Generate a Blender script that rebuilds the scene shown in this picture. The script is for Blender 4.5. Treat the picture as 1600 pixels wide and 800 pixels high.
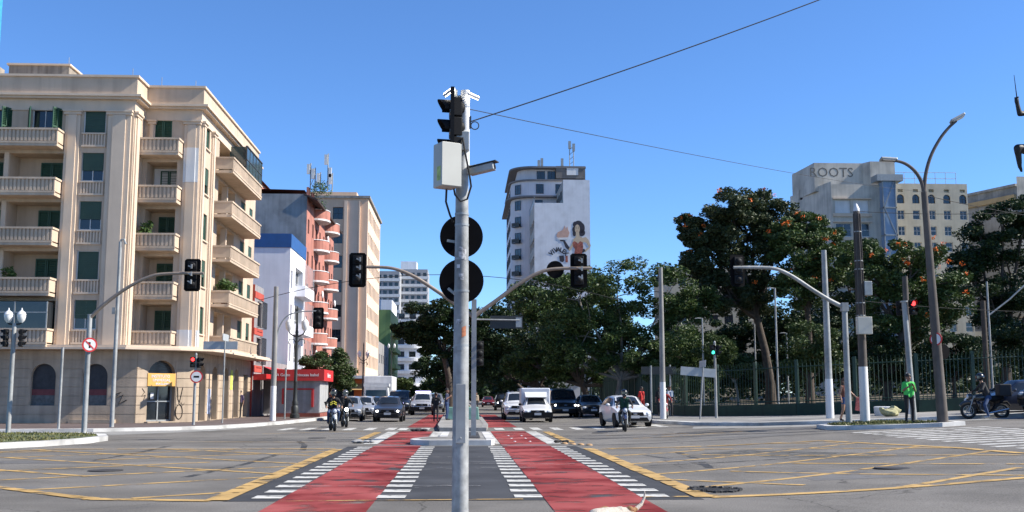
import bpy, bmesh, math, random
import numpy as np
from mathutils import Vector, Matrix, Euler
for o in list(bpy.data.objects): bpy.data.objects.remove(o)
S = bpy.context.scene
COL = S.collection
PI = math.pi
R_ = math.radians
rnd = random.Random(7)
# ------------------------------------------------------------------ camera
F, HC = 1680.0, 1.5
TH = math.atan(219 / F); PS = math.atan(78 * math.cos(TH) / F)
st_, ct_, sp_, cp_ = math.sin(TH), math.cos(TH), math.sin(PS), math.cos(PS)
FW = (sp_ * ct_, cp_ * ct_, st_); RT = (cp_, -sp_, 0); UP = (-sp_ * st_, -cp_ * st_, ct_)
cam = bpy.data.cameras.new('camera'); camo = bpy.data.objects.new('camera', cam); COL.objects.link(camo)
cam.sensor_width = 36; cam.lens = 36 * F / 1600; cam.clip_start = .1; cam.clip_end = 6000
camo.location = (0, 0, HC)
camo.rotation_euler = Matrix((RT, UP, tuple(-c for c in FW))).transposed().to_euler()
S.camera = camo
# ------------------------------------------------------------------ light
SUN_EL, SUN_AZ = R_(40), R_(-6)
sdir = Vector((math.cos(SUN_EL) * math.cos(SUN_AZ), math.cos(SUN_EL) * math.sin(SUN_AZ), math.sin(SUN_EL)))
W = bpy.data.worlds.new('World'); S.world = W; W.use_nodes = True
nt = W.node_tree; nt.nodes.clear()
sky = nt.nodes.new('ShaderNodeTexSky'); sky.sky_type = 'NISHITA'; sky.sun_disc = False
sky.sun_elevation = SUN_EL; sky.sun_rotation = PI / 2 - SUN_AZ
sky.altitude = 760; sky.air_density = .88; sky.dust_density = 0.; sky.ozone_density = 10
bg = nt.nodes.new('ShaderNodeBackground'); bg.inputs[1].default_value = .118
wo = nt.nodes.new('ShaderNodeOutputWorld')
hs = nt.nodes.new('ShaderNodeHueSaturation'); hs.inputs['Saturation'].default_value = 1.02
nt.links.new(sky.outputs[0], hs.inputs['Color']); nt.links.new(hs.outputs[0], bg.inputs[0]); nt.links.new(bg.outputs[0], wo.inputs[0])
sl = bpy.data.lights.new('sun', 'SUN'); sl.energy = 5.0; sl.angle = R_(.53); sl.color = (1, .94, .84)
so = bpy.data.objects.new('sun', sl); COL.objects.link(so); so.location = (60, -20, 60)
so.rotation_euler = sdir.to_track_quat('Z', 'Y').to_euler()
S.view_settings.view_transform = 'Standard'; S.view_settings.look = 'None'
S.view_settings.exposure = .9; S.view_settings.gamma = 1; S.view_settings.use_curve_mapping = False
# ------------------------------------------------------------------ layout helpers
def ray(u, v):
    a, b = u - 800, 400 - v
    return [a * RT[i] + b * UP[i] + F * FW[i] for i in range(3)]
def at(u, v, Y):                       # (x, z) on the plane at distance Y
    d = ray(u, v); k = Y / d[1]; return d[0] * k, HC + d[2] * k
def atx(u, v, X):                      # (y, z) on the plane x = X
    d = ray(u, v); k = X / d[0]; return d[1] * k, HC + d[2] * k
def zat(u, v, Y): return at(u, v, Y)[1]
def xat(u, v, Y): return at(u, v, Y)[0]
def gz(x):                             # the cross street climbs gently to the right
    if x < 4: return 0.
    if x < 8: return .042 * (x - 4) ** 2 / 8
    return .042 * (min(x, 45) - 6)
# ------------------------------------------------------------------ mesh builder
class MB:
    def __init__(s): s.v = []; s.f = []; s.m = []; s.mi = 0
    def add(s, vs, fs):
        b = len(s.v); s.v += [tuple(p) for p in vs]
        for f in fs: s.f.append(tuple(b + i for i in f)); s.m.append(s.mi)
        return s
    def box(s, x0, x1, y0, y1, z0, z1):
        return s.add([(x0,y0,z0),(x1,y0,z0),(x1,y1,z0),(x0,y1,z0),(x0,y0,z1),(x1,y0,z1),(x1,y1,z1),(x0,y1,z1)],
              [(0,3,2,1),(4,5,6,7),(0,1,5,4),(1,2,6,5),(2,3,7,6),(3,0,4,7)])
    def obox(s, c, size, rot=(0,0,0)):
        M = Euler(rot).to_matrix(); a, b, d = (k / 2 for k in size)
        P = [Vector(c) + M @ Vector(p) for p in [(-a,-b,-d),(a,-b,-d),(a,b,-d),(-a,b,-d),(-a,-b,d),(a,-b,d),(a,b,d),(-a,b,d)]]
        return s.add(P, [(0,3,2,1),(4,5,6,7),(0,1,5,4),(1,2,6,5),(2,3,7,6),(3,0,4,7)])
    def quad(s, *p): return s.add(p, [tuple(range(len(p)))])
    def tube(s, path, r, n=10, cap=True):
        P = [Vector(p) for p in path]
        if not hasattr(r, '__len__'): r = [r] * len(P)
        t0 = (P[1] - P[0]).normalized()
        ref = Vector((0, 0, 1)) if abs(t0.z) < .9 else Vector((0, 1, 0))
        nx = t0.cross(ref).normalized(); vs = []
        for i, p in enumerate(P):
            t = (P[min(i + 1, len(P) - 1)] - P[max(i - 1, 0)]).normalized()
            nx = (nx - t * nx.dot(t)).normalized(); ny = t.cross(nx)
            for k in range(n):
                a = 2 * PI * k / n; vs.append(p + (nx * math.cos(a) + ny * math.sin(a)) * r[i])
        fs = []
        for i in range(len(P) - 1):
            for k in range(n):
                fs.append((i*n+k, i*n+(k+1)%n, (i+1)*n+(k+1)%n, (i+1)*n+k))
        if cap: fs.append(tuple(range(n))[::-1]); fs.append(tuple((len(P)-1)*n+k for k in range(n)))
        return s.add(vs, fs)
    def cyl(s, p0, p1, r0, r1=None, n=14): return s.tube([p0, p1], [r0, r0 if r1 is None else r1], n)
    def prism(s, pts, z0, z1, zf=None):
        n = len(pts); zf = zf or (lambda x: 0)
        vs = [(x, y, z0 + zf(x)) for x, y in pts] + [(x, y, z1 + zf(x)) for x, y in pts]
        return s.add(vs, [tuple(range(n))[::-1], tuple(range(n, 2*n))] + [(i, (i+1)%n, n+(i+1)%n, n+i) for i in range(n)])
    def prismy(s, pts, y0, y1):        # outline in x,z pushed along y
        n = len(pts)
        vs = [(x, y0, z) for x, z in pts] + [(x, y1, z) for x, z in pts]
        return s.add(vs, [tuple(range(n)), tuple(range(n, 2*n))[::-1]] + [((i+1)%n, i, n+i, n+(i+1)%n) for i in range(n)])
    def ball(s, c, rx, ry=None, rz=None, nu=12, nv=8):
        ry = rx if ry is None else ry; rz = rx if rz is None else rz
        vs = [(c[0], c[1], c[2]-rz)]
        for j in range(1, nv):
            a = -PI/2 + PI*j/nv
            for i in range(nu):
                b = 2*PI*i/nu; vs.append((c[0]+rx*math.cos(a)*math.cos(b), c[1]+ry*math.cos(a)*math.sin(b), c[2]+rz*math.sin(a)))
        vs.append((c[0], c[1], c[2]+rz)); fs = []
        for i in range(nu):
            fs.append((0, 1+(i+1)%nu, 1+i)); b = 1+(nv-2)*nu
            fs.append((len(vs)-1, b+i, b+(i+1)%nu))
            for j in range(nv-2):
                a = 1+j*nu; fs.append((a+i, a+(i+1)%nu, a+nu+(i+1)%nu, a+nu+i))
        return s.add(vs, fs)
    def lathe(s, prof, c=(0,0,0), n=16):           # (r,z) profile about a vertical axis
        vs = []; m = len(prof)
        for r, z in prof:
            for k in range(n):
                a = 2*PI*k/n; vs.append((c[0]+r*math.cos(a), c[1]+r*math.sin(a), c[2]+z))
        fs = [(i*n+k, i*n+(k+1)%n, (i+1)*n+(k+1)%n, (i+1)*n+k) for i in range(m-1) for k in range(n)]
        fs += [tuple(range(n))[::-1], tuple((m-1)*n+k for k in range(n))]
        return s.add(vs, fs)
    def torus(s, c, R, r, axis='x', n=20, m=8):
        vs = []
        for i in range(n):
            a = 2*PI*i/n
            for j in range(m):
                b = 2*PI*j/m; q = R + r*math.cos(b); h = r*math.sin(b)
                p = {'x': (h, q*math.cos(a), q*math.sin(a)), 'y': (q*math.cos(a), h, q*math.sin(a)), 'z': (q*math.cos(a), q*math.sin(a), h)}[axis]
                vs.append((c[0]+p[0], c[1]+p[1], c[2]+p[2]))
        fs = [(i*m+j, ((i+1)%n)*m+j, ((i+1)%n)*m+(j+1)%m, i*m+(j+1)%m) for i in range(n) for j in range(m)]
        return s.add(vs, fs)
    def mesh(s, name, mats, smooth=False, fix=True):
        me = bpy.data.meshes.new(name); me.from_pydata(s.v, [], s.f)
        for m in (mats if isinstance(mats, (list, tuple)) else [mats]): me.materials.append(m)
        if max(s.m, default=0): me.polygons.foreach_set('material_index', s.m)
        if fix:
            bm = bmesh.new(); bm.from_mesh(me); bmesh.ops.recalc_face_normals(bm, faces=bm.faces); bm.to_mesh(me); bm.free()
        if smooth:
            me.polygons.foreach_set('use_smooth', [True]*len(me.polygons)); me.set_sharp_from_angle(angle=R_(38))
        return me
    def build(s, name, mats, parent=None, smooth=False, loc=(0,0,0), rotz=0, fix=True):
        return link(s.mesh(name, mats, smooth, fix), name, parent, loc, rotz)
def link(me, name, parent=None, loc=(0,0,0), rotz=0):
    o = bpy.data.objects.new(name, me); COL.objects.link(o); o.parent = parent
    o.location = loc; o.rotation_euler = (0, 0, rotz); return o
def tag(o, label=None, cat=None, group=None, kind=None):
    if label: o['label'] = label
    if cat: o['category'] = cat
    if group: o['group'] = group
    if kind: o['kind'] = kind
    return o
def thing(name, label, cat, loc=(0,0,0), rotz=0, group=None):
    o = bpy.data.objects.new(name, None); COL.objects.link(o); o.empty_display_size = .3
    o.location = loc; o.rotation_euler = (0, 0, rotz); return tag(o, label, cat, group)
def copy_tree(o, parent=None):
    kids = list(o.children); c = o.copy(); COL.objects.link(c); c.parent = parent
    for k in kids: copy_tree(k, c)
    return c
def struct(o): o['kind'] = 'structure'; return o
def bevel(o, w=.01, seg=2):
    m = o.modifiers.new('bevel', 'BEVEL'); m.width = w; m.segments = seg; m.limit_method = 'ANGLE'; m.angle_limit = R_(40); return o
_tx = {}
def text_mesh(txt, size, mat, bold=0., depth=.004):
    cu = bpy.data.curves.new('lettering', 'FONT'); cu.body = txt; cu.size = size; cu.align_x = 'CENTER'; cu.align_y = 'CENTER'
    cu.extrude = depth; cu.offset = bold; cu.resolution_u = 2
    o = bpy.data.objects.new('lettering', cu); COL.objects.link(o)
    bpy.context.view_layer.update()
    me = bpy.data.meshes.new_from_object(o.evaluated_get(bpy.context.evaluated_depsgraph_get()))
    bpy.data.objects.remove(o); me.materials.clear(); me.materials.append(mat); return me
def lettering(txt, size, mat, parent, loc, rotz=0, bold=0.):
    o = link(text_mesh(txt, size, mat, bold), 'lettering', parent, loc); o.rotation_euler = (PI/2, 0, rotz); return o
# ------------------------------------------------------------------ materials
MATS = {}
def mat(name, c, r=.75, m=0., var=.12, sc=2., bump=0., streak=0., stain=0., c2=None, worn=0., wsc=1.5, emit=0., coat=0., spec=.5, bsc=None, trans=0.):
    if name in MATS: return MATS[name]
    if not emit: c = tuple(x*.8 for x in c); c2 = c2 and tuple(x*.8 for x in c2)
    M = bpy.data.materials.new(name); M.use_nodes = True; MATS[name] = M
    t = M.node_tree; N = t.nodes; L = t.links; b = N['Principled BSDF']; out = N['Material Output']
    b.inputs['Roughness'].default_value = r; b.inputs['Metallic'].default_value = m
    b.inputs['Specular IOR Level'].default_value = spec
    if coat: b.inputs['Coat Weight'].default_value = coat; b.inputs['Coat Roughness'].default_value = .05
    tc = N.new('ShaderNodeTexCoord'); col = None
    def noise(scale, detail=6, mp=None):
        n = N.new('ShaderNodeTexNoise'); n.inputs['Scale'].default_value = scale; n.inputs['Detail'].default_value = detail
        if mp:
            g = N.new('ShaderNodeMapping'); g.inputs['Scale'].default_value = mp; L.new(tc.outputs['Object'], g.inputs[0]); L.new(g.outputs[0], n.inputs['Vector'])
        else: L.new(tc.outputs['Object'], n.inputs['Vector'])
        return n
    def ramp(src, p0, p1, c0, c1):
        q = N.new('ShaderNodeValToRGB'); q.color_ramp.elements[0].position = p0; q.color_ramp.elements[1].position = p1
        q.color_ramp.elements[0].color = (*c0, 1); q.color_ramp.elements[1].color = (*c1, 1); L.new(src, q.inputs[0]); return q.outputs[0]
    lo = tuple(x*(1-var) for x in c); hi = tuple(min(1, x*(1+var)) for x in (c2 or c))
    if var or c2:
        col = ramp(noise(sc).outputs[0], .3, .7, lo, hi)
        def mul(col, n, p0, p1, k):
            x = N.new('ShaderNodeMix'); x.data_type = 'RGBA'; x.blend_type = 'MULTIPLY'; x.inputs[0].default_value = 1
            L.new(col, x.inputs[6]); L.new(ramp(n.outputs[0], p0, p1, (1-k,)*3, (1,1,1)), x.inputs[7]); return x.outputs[2]
        if streak: col = mul(col, noise(1., 5, (3.2, 3.2, .22)), .34, .56, streak)
        if stain: col = mul(col, noise(.55, 8), .36, .55, stain)
        L.new(col, b.inputs['Base Color'])
    else: b.inputs['Base Color'].default_value = (*c, 1)
    if bump:
        u = N.new('ShaderNodeBump'); u.inputs['Strength'].default_value = bump; u.inputs['Distance'].default_value = .02
        L.new(noise(bsc or sc*12, 4).outputs[0], u.inputs['Height']); L.new(u.outputs[0], b.inputs['Normal'])
    if emit:
        b.inputs['Emission Color'].default_value = (*c, 1); b.inputs['Emission Strength'].default_value = emit
    if worn:
        a = ramp(noise(wsc, 12).outputs[0], worn-.07, worn+.07, (0,0,0), (1,1,1)); L.new(a, b.inputs['Alpha'])
    if trans:
        b.inputs['Transmission Weight'].default_value = trans
    return M
def leafmat(name, c, c2):
    if name in MATS: return MATS[name]
    M = bpy.data.materials.new(name); M.use_nodes = True; MATS[name] = M
    t = M.node_tree; N = t.nodes; L = t.links; b = N['Principled BSDF']; out = N['Material Output']
    tc = N.new('ShaderNodeTexCoord'); n = N.new('ShaderNodeTexNoise'); n.inputs['Scale'].default_value = 2.3; n.inputs['Detail'].default_value = 5
    L.new(tc.outputs['Object'], n.inputs['Vector'])
    q = N.new('ShaderNodeValToRGB'); q.color_ramp.elements[0].position = .35; q.color_ramp.elements[1].position = .65
    q.color_ramp.elements[0].color = (*c, 1); q.color_ramp.elements[1].color = (*c2, 1); L.new(n.outputs[0], q.inputs[0])
    L.new(q.outputs[0], b.inputs['Base Color']); b.inputs['Roughness'].default_value = .55; b.inputs['Specular IOR Level'].default_value = .3
    tr = N.new('ShaderNodeBsdfTranslucent'); L.new(q.outputs[0], tr.inputs[0]); mx = N.new('ShaderNodeMixShader'); mx.inputs[0].default_value = .14
    L.new(b.outputs[0], mx.inputs[1]); L.new(tr.outputs[0], mx.inputs[2]); L.new(mx.outputs[0], out.inputs[0]); return M
def glassmat(name, c=(.02,.025,.03), r=.06):
    return mat(name, c, r=r, var=.25, sc=.7, spec=.8)
K = dict(
 plaster=mat('plaster', (.64,.505,.375), .85, var=.07, sc=.8, bump=.1, streak=.13, stain=.14),
 plaster2=mat('plaster_trim', (.72,.575,.435), .85, var=.06, sc=1.1, bump=.1, streak=.07),
 plaster_dk=mat('plaster_loggia', (.52,.42,.34), .85, var=.08, sc=1, streak=.1),
 stone=mat('rusticated_stone', (.54,.42,.30), .85, var=.12, sc=1.3, bump=.25, streak=.2, stain=.15),
 whitepaint=mat('white_paint', (.78,.78,.77), .6, var=.05, sc=1.5, streak=.1),
 white=mat('white_plaster', (.96,.97,1.0), .75, var=.05, sc=.6, streak=.07, stain=.06),
 shutter=mat('green_shutter', (.022,.085,.045), .5, var=.2, sc=1.4),
 roller=mat('green_roller', (.03,.075,.05), .6, var=.15, sc=2),
 glass=glassmat('window_glass'), frame=mat('dark_frame', (.06,.06,.06), .5), wframe=mat('white_frame', (.7,.7,.68), .5, var=.04),
 black=mat('black_plastic', (.012,.012,.013), .6, var=.2, sc=5, spec=.15), rubber=mat('rubber', (.018,.018,.018), .85, var=.2),
 blacksign=mat('black_sign_back', (.007,.007,.008), .75, var=.25, sc=6, spec=.06),
 galv=mat('galvanised', (.42,.43,.42), .6, m=.15, var=.14, sc=6, stain=.28, streak=.25),
 steel=mat('steel_grey', (.38,.40,.40), .5, m=.3, var=.12, sc=5, stain=.2),
 brownpole=mat('brown_arm', (.30,.24,.19), .6, m=.2, var=.15, sc=6),
 concrete=mat('concrete', (.34,.33,.31), .9, var=.14, sc=2, bump=.3, streak=.25, stain=.2),
 darkpole=mat('weathered_pole', (.13,.11,.095), .9, var=.2, sc=3, bump=.2, streak=.3),
 iron=mat('dark_iron', (.035,.04,.04), .55, m=.2, var=.2, sc=6),
 chrome=mat('chrome', (.6,.6,.6), .2, m=1, var=0),
 kerb=mat('kerb_white', (.66,.65,.62), .8, var=.12, sc=3, stain=.45, bump=.2),
 bark=mat('bark', (.085,.065,.05), .95, var=.3, sc=5, bump=.6), barkpale=mat('bark_pale', (.24,.22,.19), .95, var=.3, sc=4, bump=.5),
 greenwall=mat('green_wall', (.011,.042,.027), .8, var=.2, sc=2, streak=.25), fence=mat('green_fence', (.010,.042,.026), .55, var=.15, sc=3),  # tree shade on the low wall is put into its darkened green
 red=mat('red_panel', (.62,.03,.03), .5, var=.08, sc=3, streak=.15), roofred=mat('red_roof', (.25,.07,.05), .9, var=.25, sc=2),
 skin=mat('skin', (.26,.13,.085), .55, var=.08, sc=9), skin2=mat('skin_tan', (.42,.23,.15), .55, var=.08, sc=9),
 lampw=mat('lamp_glass', (.82,.82,.80), .25, var=.03), glow=mat('led_glow', (1,.93,.8), .4, var=0, emit=9),
 redl=mat('red_light', (.9,.03,.03), .3, var=0, emit=3.2), greenl=mat('green_light', (.05,.75,.5), .3, var=0, emit=1.6), lensd=mat('dark_lens', (.05,.045,.04), .2, var=0),
)
# ------------------------------------------------------------------ setting: road, pavements, markings
def asphalt():
    M = mat('asphalt', (.228,.216,.198), .88, var=.10, sc=.35, bump=.5, bsc=90, stain=.2, c2=(.262,.247,.226), spec=.12)
    t = M.node_tree; N = t.nodes; L = t.links; b = N['Principled BSDF']; tc = [n for n in N if n.type == 'TEX_COORD'][0]
    src = b.inputs['Base Color'].links[0].from_socket
    def mulramp(src, fac, p0, p1, k):
        q = N.new('ShaderNodeValToRGB'); q.color_ramp.elements[0].position = p0; q.color_ramp.elements[1].position = p1
        q.color_ramp.elements[0].color = (k,k,k,1); q.color_ramp.elements[1].color = (1,1,1,1); L.new(fac, q.inputs[0])
        x = N.new('ShaderNodeMix'); x.data_type = 'RGBA'; x.blend_type = 'MULTIPLY'; x.inputs[0].default_value = 1
        L.new(src, x.inputs[6]); L.new(q.outputs[0], x.inputs[7]); return x.outputs[2]
    g = N.new('ShaderNodeTexNoise'); g.inputs['Scale'].default_value = 45; g.inputs['Detail'].default_value = 3; L.new(tc.outputs['Object'], g.inputs[0])
    src = mulramp(src, g.outputs[0], .36, .6, .6)
    v = N.new('ShaderNodeTexVoronoi'); v.feature = 'DISTANCE_TO_EDGE'; v.inputs['Scale'].default_value = .16
    nz = N.new('ShaderNodeTexNoise'); nz.inputs['Scale'].default_value = .8; nz.inputs['Detail'].default_value = 6; L.new(tc.outputs['Object'], nz.inputs[0])
    va = N.new('ShaderNodeVectorMath'); va.operation = 'ADD'; L.new(tc.outputs['Object'], va.inputs[0]); L.new(nz.outputs[1], va.inputs[1]); L.new(va.outputs[0], v.inputs['Vector'])
    src = mulramp(src, v.outputs['Distance'], .0012, .0035, .5)
    mp = N.new('ShaderNodeMapping'); mp.inputs['Scale'].default_value = (.06, .5, 1); L.new(tc.outputs['Object'], mp.inputs[0])
    n2 = N.new('ShaderNodeTexNoise'); n2.inputs['Scale'].default_value = 1; n2.inputs['Detail'].default_value = 4; L.new(mp.outputs[0], n2.inputs[0])
    src = mulramp(src, n2.outputs[0], .38, .55, .86)
    L.new(src, b.inputs['Base Color']); return M
K['asphalt'] = asphalt()
def sheet(name, pts, m, dz, zf=gz, cut=2.0, parent=None):
    """flat polygon laid on the road; cut in x so that it follows the slope"""
    me = bpy.data.meshes.new(name); bm = bmesh.new()
    f = bm.faces.new([bm.verts.new((x, y, 0)) for x, y in pts]); xs = [p[0] for p in pts]
    x = 4.0
    while x < 46:
        if min(xs) < x < max(xs):
            bmesh.ops.bisect_plane(bm, geom=bm.verts[:]+bm.edges[:]+bm.faces[:], plane_co=(x,0,0), plane_no=(1,0,0))
        x += .5 if x < 8 else (37 if x < 45 else 5)
    for v in bm.verts: v.co.z = zf(v.co.x) + dz
    bmesh.ops.recalc_face_normals(bm, faces=bm.faces)
    if sum(f.normal.z for f in bm.faces) < 0: bmesh.ops.reverse_faces(bm, faces=bm.faces)
    bm.to_mesh(me); bm.free(); me.materials.append(m)
    return link(me, name, parent)
def slab(name, pts, m, h, kerb_w=.3, parent=None, kerbmat=None):
    """raised pavement with a kerb stone ring round it"""
    top = sheet(name, pts, m, h); struct(top)
    mb = MB(); n = len(pts); cx = sum(p[0] for p in pts)/n; cy = sum(p[1] for p in pts)/n
    area = sum(pts[i][0]*pts[(i+1)%n][1]-pts[(i+1)%n][0]*pts[i][1] for i in range(n)); sg = 1 if area > 0 else -1
    def nrm(a, b): d = Vector((b[0]-a[0], b[1]-a[1])).normalized(); return Vector((d.y, -d.x))*sg
    inner = []
    for i in range(n):
        n1 = nrm(pts[i-1], pts[i]); n2 = nrm(pts[i], pts[(i+1)%n]); q = (n1+n2); q = q/max(.35, q.length_squared/2)
        inner.append((pts[i][0]-q.x*kerb_w, pts[i][1]-q.y*kerb_w))
    for i in range(n):
        j = (i+1)%n; a, b, c, d = pts[i], pts[j], inner[j], inner[i]
        L = math.hypot(b[0]-a[0], b[1]-a[1]); k = max(1, int(L/2.5)) if L < 60 else int(L/6)
        for s in range(k):
            t0, t1 = s/k, (s+1)/k
            lp = lambda p, q, t: (p[0]+(q[0]-p[0])*t, p[1]+(q[1]-p[1])*t)
            A, B, C, D = lp(a,b,t0), lp(a,b,t1), lp(d,c,t1), lp(d,c,t0)
            mb.add([(*A, gz(A[0])-.05), (*B, gz(B[0])-.05), (*B, gz(B[0])+h+.012), (*A, gz(A[0])+h+.012), (*C, gz(C[0])+h+.012), (*D, gz(D[0])+h+.012)],
                   [(0,1,2,3), (3,2,4,5)])
    o = mb.build('kerb', kerbmat or K['kerb']); struct(o); return top
road = sheet('road', [(-900,-60),(900,-60),(900,2500),(-900,2500)], K['asphalt'], 0); struct(road)
K['mosaic'] = mat('pavement_mosaic', (.135,.10,.092), .9, var=.28, sc=6, bump=.3, stain=.25)
K['paving'] = mat('pavement_concrete', (.30,.29,.27), .9, var=.12, sc=1.6, bump=.3, stain=.3)
K['soil'] = mat('soil_grass', (.10,.085,.05), .95, var=.35, sc=4, bump=.8, c2=(.09,.12,.04))
K['lawn'] = mat('park_ground', (.09,.085,.045), .95, var=.35, sc=.7, bump=.6, c2=(.16,.13,.09))
slab('pavement', [(-120,44.5),(-24,45),(-15.5,46.6),(-12.9,48.6),(-11.2,51),(-10.2,55),(-9.5,60),(-8.9,68),(-8.6,80),(-8.6,420),(-120,420)], K['mosaic'], .13, .5)
slab('pavement', [(9.3,420),(9.3,62),(9.7,54),(10.5,48.5),(12.5,44.8),(16,43),(22,42.4),(120,42.4),(120,420)], K['paving'], .13, .35)
sheet('park_lawn', [(12.3,420),(12.3,64),(13.6,57.4),(16.5,52.6),(21.2,49.6),(119,46.6),(119,419)], K['lawn'], .16); struct(bpy.data.objects['park_lawn'])
slab('traffic_island', [(-13.3,31.9),(-12.5,33.4),(-11.95,35.6),(-12.0,37.6),(-12.8,39.8),(-14.2,41.6),(-30,42.2),(-30,30.4)], K['soil'], .15, .32)
slab('traffic_island', [(13.1,38.6),(13.7,37.7),(15.0,37.1),(16.6,36.9),(17.6,37.3),(17.6,38.6),(16.4,40.9),(14.6,41.4),(13.3,40.3)], K['soil'], .13, .28)
# centre strip: nose of the median with the rounded white kerb
mn = [(-1.62,34.3),(-1.45,33.75),(-1.0,33.45),(.9,33.45),(1.02,33.9),(1.0,41.5),(-.72,41.5),(-.74,36.6),(-1.2,36.2),(-1.55,35.3)]
slab('median', mn, K['paving'], .15, .26)
slab('median', [(-.95,46.5),(1.05,46.5),(1.25,52),(1.3,75),(-1.3,75),(-1.15,52)], K['paving'], .16, .24, kerbmat=K['concrete'])
slab('median', [(-1.3,79),(1.3,79),(1.3,400),(-1.3,400)], K['soil'], .15, .24, kerbmat=K['concrete'])
slab('median', [(-1.0,6.5),(1.0,6.5),(1.0,11.6),(.6,12.2),(-.6,12.2),(-1.0,11.6)], K['paving'], .14, .26)
# painted markings
K['redpath'] = mat('red_cycle_paint', (.30,.026,.030), .9, var=.28, sc=.55, stain=.3, bump=.15, bsc=60, c2=(.31,.085,.08), worn=.40, wsc=1.3, spec=.1)
K['darkpatch'] = mat('dark_asphalt', (.070,.073,.080), .9, var=.16, sc=.8, stain=.22, bump=.3, bsc=80, spec=.12)
K['wpaint'] = mat('white_road_paint', (.60,.59,.55), .8, var=.12, sc=2.5, stain=.2, worn=.40, wsc=3.2)
K['ypaint'] = mat('yellow_road_paint', (.50,.32,.11), .85, var=.2, sc=2, worn=.43, wsc=2.6)
K['ypaint2'] = mat('yellow_road_paint_solid', (.52,.33,.11), .85, var=.2, sc=2, stain=.2, worn=.41, wsc=2.2)
struct(sheet('dark_strip', [(-3.42,15.9),(3.55,15.9),(3.45,32.9),(-3.4,32.9)], K['darkpatch'], .004))
struct(sheet('median_panel', [(-.3,35.2),(.6,35.2),(.6,41),(-.3,41)], K['darkpatch'], .168))
def rect(x0, x1, y0, y1): return [(x0,y0),(x1,y0),(x1,y1),(x0,y1)]
cp_m = thing('cycle_path', None, None); cp_m['kind'] = 'structure'
for s, a, b in ((-1, -2.64, -1.24), (1, 1.22, 2.68)):
    for y0, y1 in ((8, 32.9), (34.1, 46.6), (52.5, 88)): sheet('red_lane', rect(a, b, y0, y1), K['redpath'], .009, parent=cp_m)
    sheet('red_lane', rect(a, b, 32.9, 34.1), mat('faded_red', (.22,.10,.10), .85, var=.2, sc=2, worn=.38, wsc=1.5), .008, parent=cp_m)
dm = MB().add([(-.22,-.23,0),(.22,-.235,0),(.225,.22,0),(-.215,.23,0)], [(0,1,2,3)]).mesh('dash', K['wpaint'])
for xx, w in ((-2.86,1.0),(-1.03,.97),(1.0,.95),(2.9,1.0)):
    for i in range(17):
        o = link(dm, 'dash', cp_m, (xx+rnd.uniform(-.02,.02), 16.5+i*.985, .012), rnd.uniform(-.015,.015)); o.scale = (w, 1, 1)
for a, b in ((-3.1,-2.66),(-1.2,-.78),(1.06,1.2),(2.7,3.14)):
    yy = 34.4
    while yy < 46:
        sheet('edge_slab', rect(a, b, yy, yy+1.12), K['wpaint'], .012 if abs(a) > 1.3 or a > 1 else .013, parent=cp_m); yy += 1.18
bx_ = thing('box_junction_marking', None, None); bx_['kind'] = 'structure'
def yline(p, q, w=.15, m='ypaint', dz=.006):
    d = Vector((q[0]-p[0], q[1]-p[1])); L = d.length
    if L < .3: return
    d /= L; n = Vector((-d.y, d.x))*w/2; k = max(1, int(L/3)); pts = []
    for i in range(k+1): c = Vector(p)+d*L*i/k; pts.append((c.x+n.x*(1+rnd.uniform(-.15,.15)), c.y+n.y*(1+rnd.uniform(-.15,.15))))
    for i in range(k, -1, -1): c = Vector(p)+d*L*i/k; pts.append((c.x-n.x, c.y-n.y))
    sheet('yellow_line', pts, K[m], dz, parent=bx_)
def clip(poly, o, d):
    ts = []
    for i in range(len(poly)):
        a = Vector(poly[i]); b = Vector(poly[(i+1)%len(poly)]); e = b-a; den = d.x*e.y-d.y*e.x
        if abs(den) < 1e-9: continue
        t = ((a.x-o.x)*e.y-(a.y-o.y)*e.x)/den; s = ((a.x-o.x)*d.y-(a.y-o.y)*d.x)/den
        if 0 <= s <= 1: ts.append(t)
    ts.sort(); return ts
PL = [(-3.6,16.0),(-5.4,16.3),(-8.4,19.2),(-13.2,28.4),(-11.6,31.6),(-3.6,31.4)]
PR = [(3.7,16.2),(12.5,18.8),(12.0,26.0),(10.6,31.6),(3.7,31.2)]
for poly, sgn in ((PL, -1), (PR, 1)):
    c = Vector((sum(p[0] for p in poly)/len(poly), sum(p[1] for p in poly)/len(poly)))
    for di, ang in enumerate((38, -38)):
        d = Vector((math.cos(R_(ang)), math.sin(R_(ang)))); n = Vector((-d.y, d.x))
        for k in range(-5, 6):
            o = c+n*(k*2.5+.6*di); ts = clip(poly, o, d)
            if len(ts) >= 2:
                p, q = o+d*ts[0], o+d*ts[-1]
                if rnd.random() < .25: q = p+(q-p)*rnd.uniform(.45,.85)
                elif rnd.random() < .2: p = p+(q-p)*rnd.uniform(.1,.4)
                yline(p, q, .18, dz=.005+.0025*di+.001)
    for i in range(len(poly)-1): yline(poly[i], poly[i+1], .24, 'ypaint2', .0105+.0022*(i % 2))
for x, a, b in ((-3.52,16,31),(-3.5,36.5,45.5),(3.62,16.2,31.2),(3.55,35.5,46)): yline((x,a),(x,b),.32,'ypaint2',.0155)
yline((-9,36.5),(-4.5,36.0),.12); yline((-8,44),(-4.2,47),.12); yline((6,38),(11,40.5),.14); yline((5.5,41.5),(9.5,40.3),.14)
yline((.9,16.0),(-2.6,15.85),.09,'ypaint',.0135); yline((3.4,16.3),(2.7,16.25),.14,'ypaint',.0135)
cw = thing('crosswalk', None, None); cw['kind'] = 'structure'
xx = -8.2
while xx < 9.2:
    if abs(xx) > 3.2 or 1.4 < abs(xx) < 3.2 and False: sheet('stripe', rect(xx, xx+.42, 48.6, 52.0), K['wpaint'], .006, parent=cw)
    xx += .95
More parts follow.
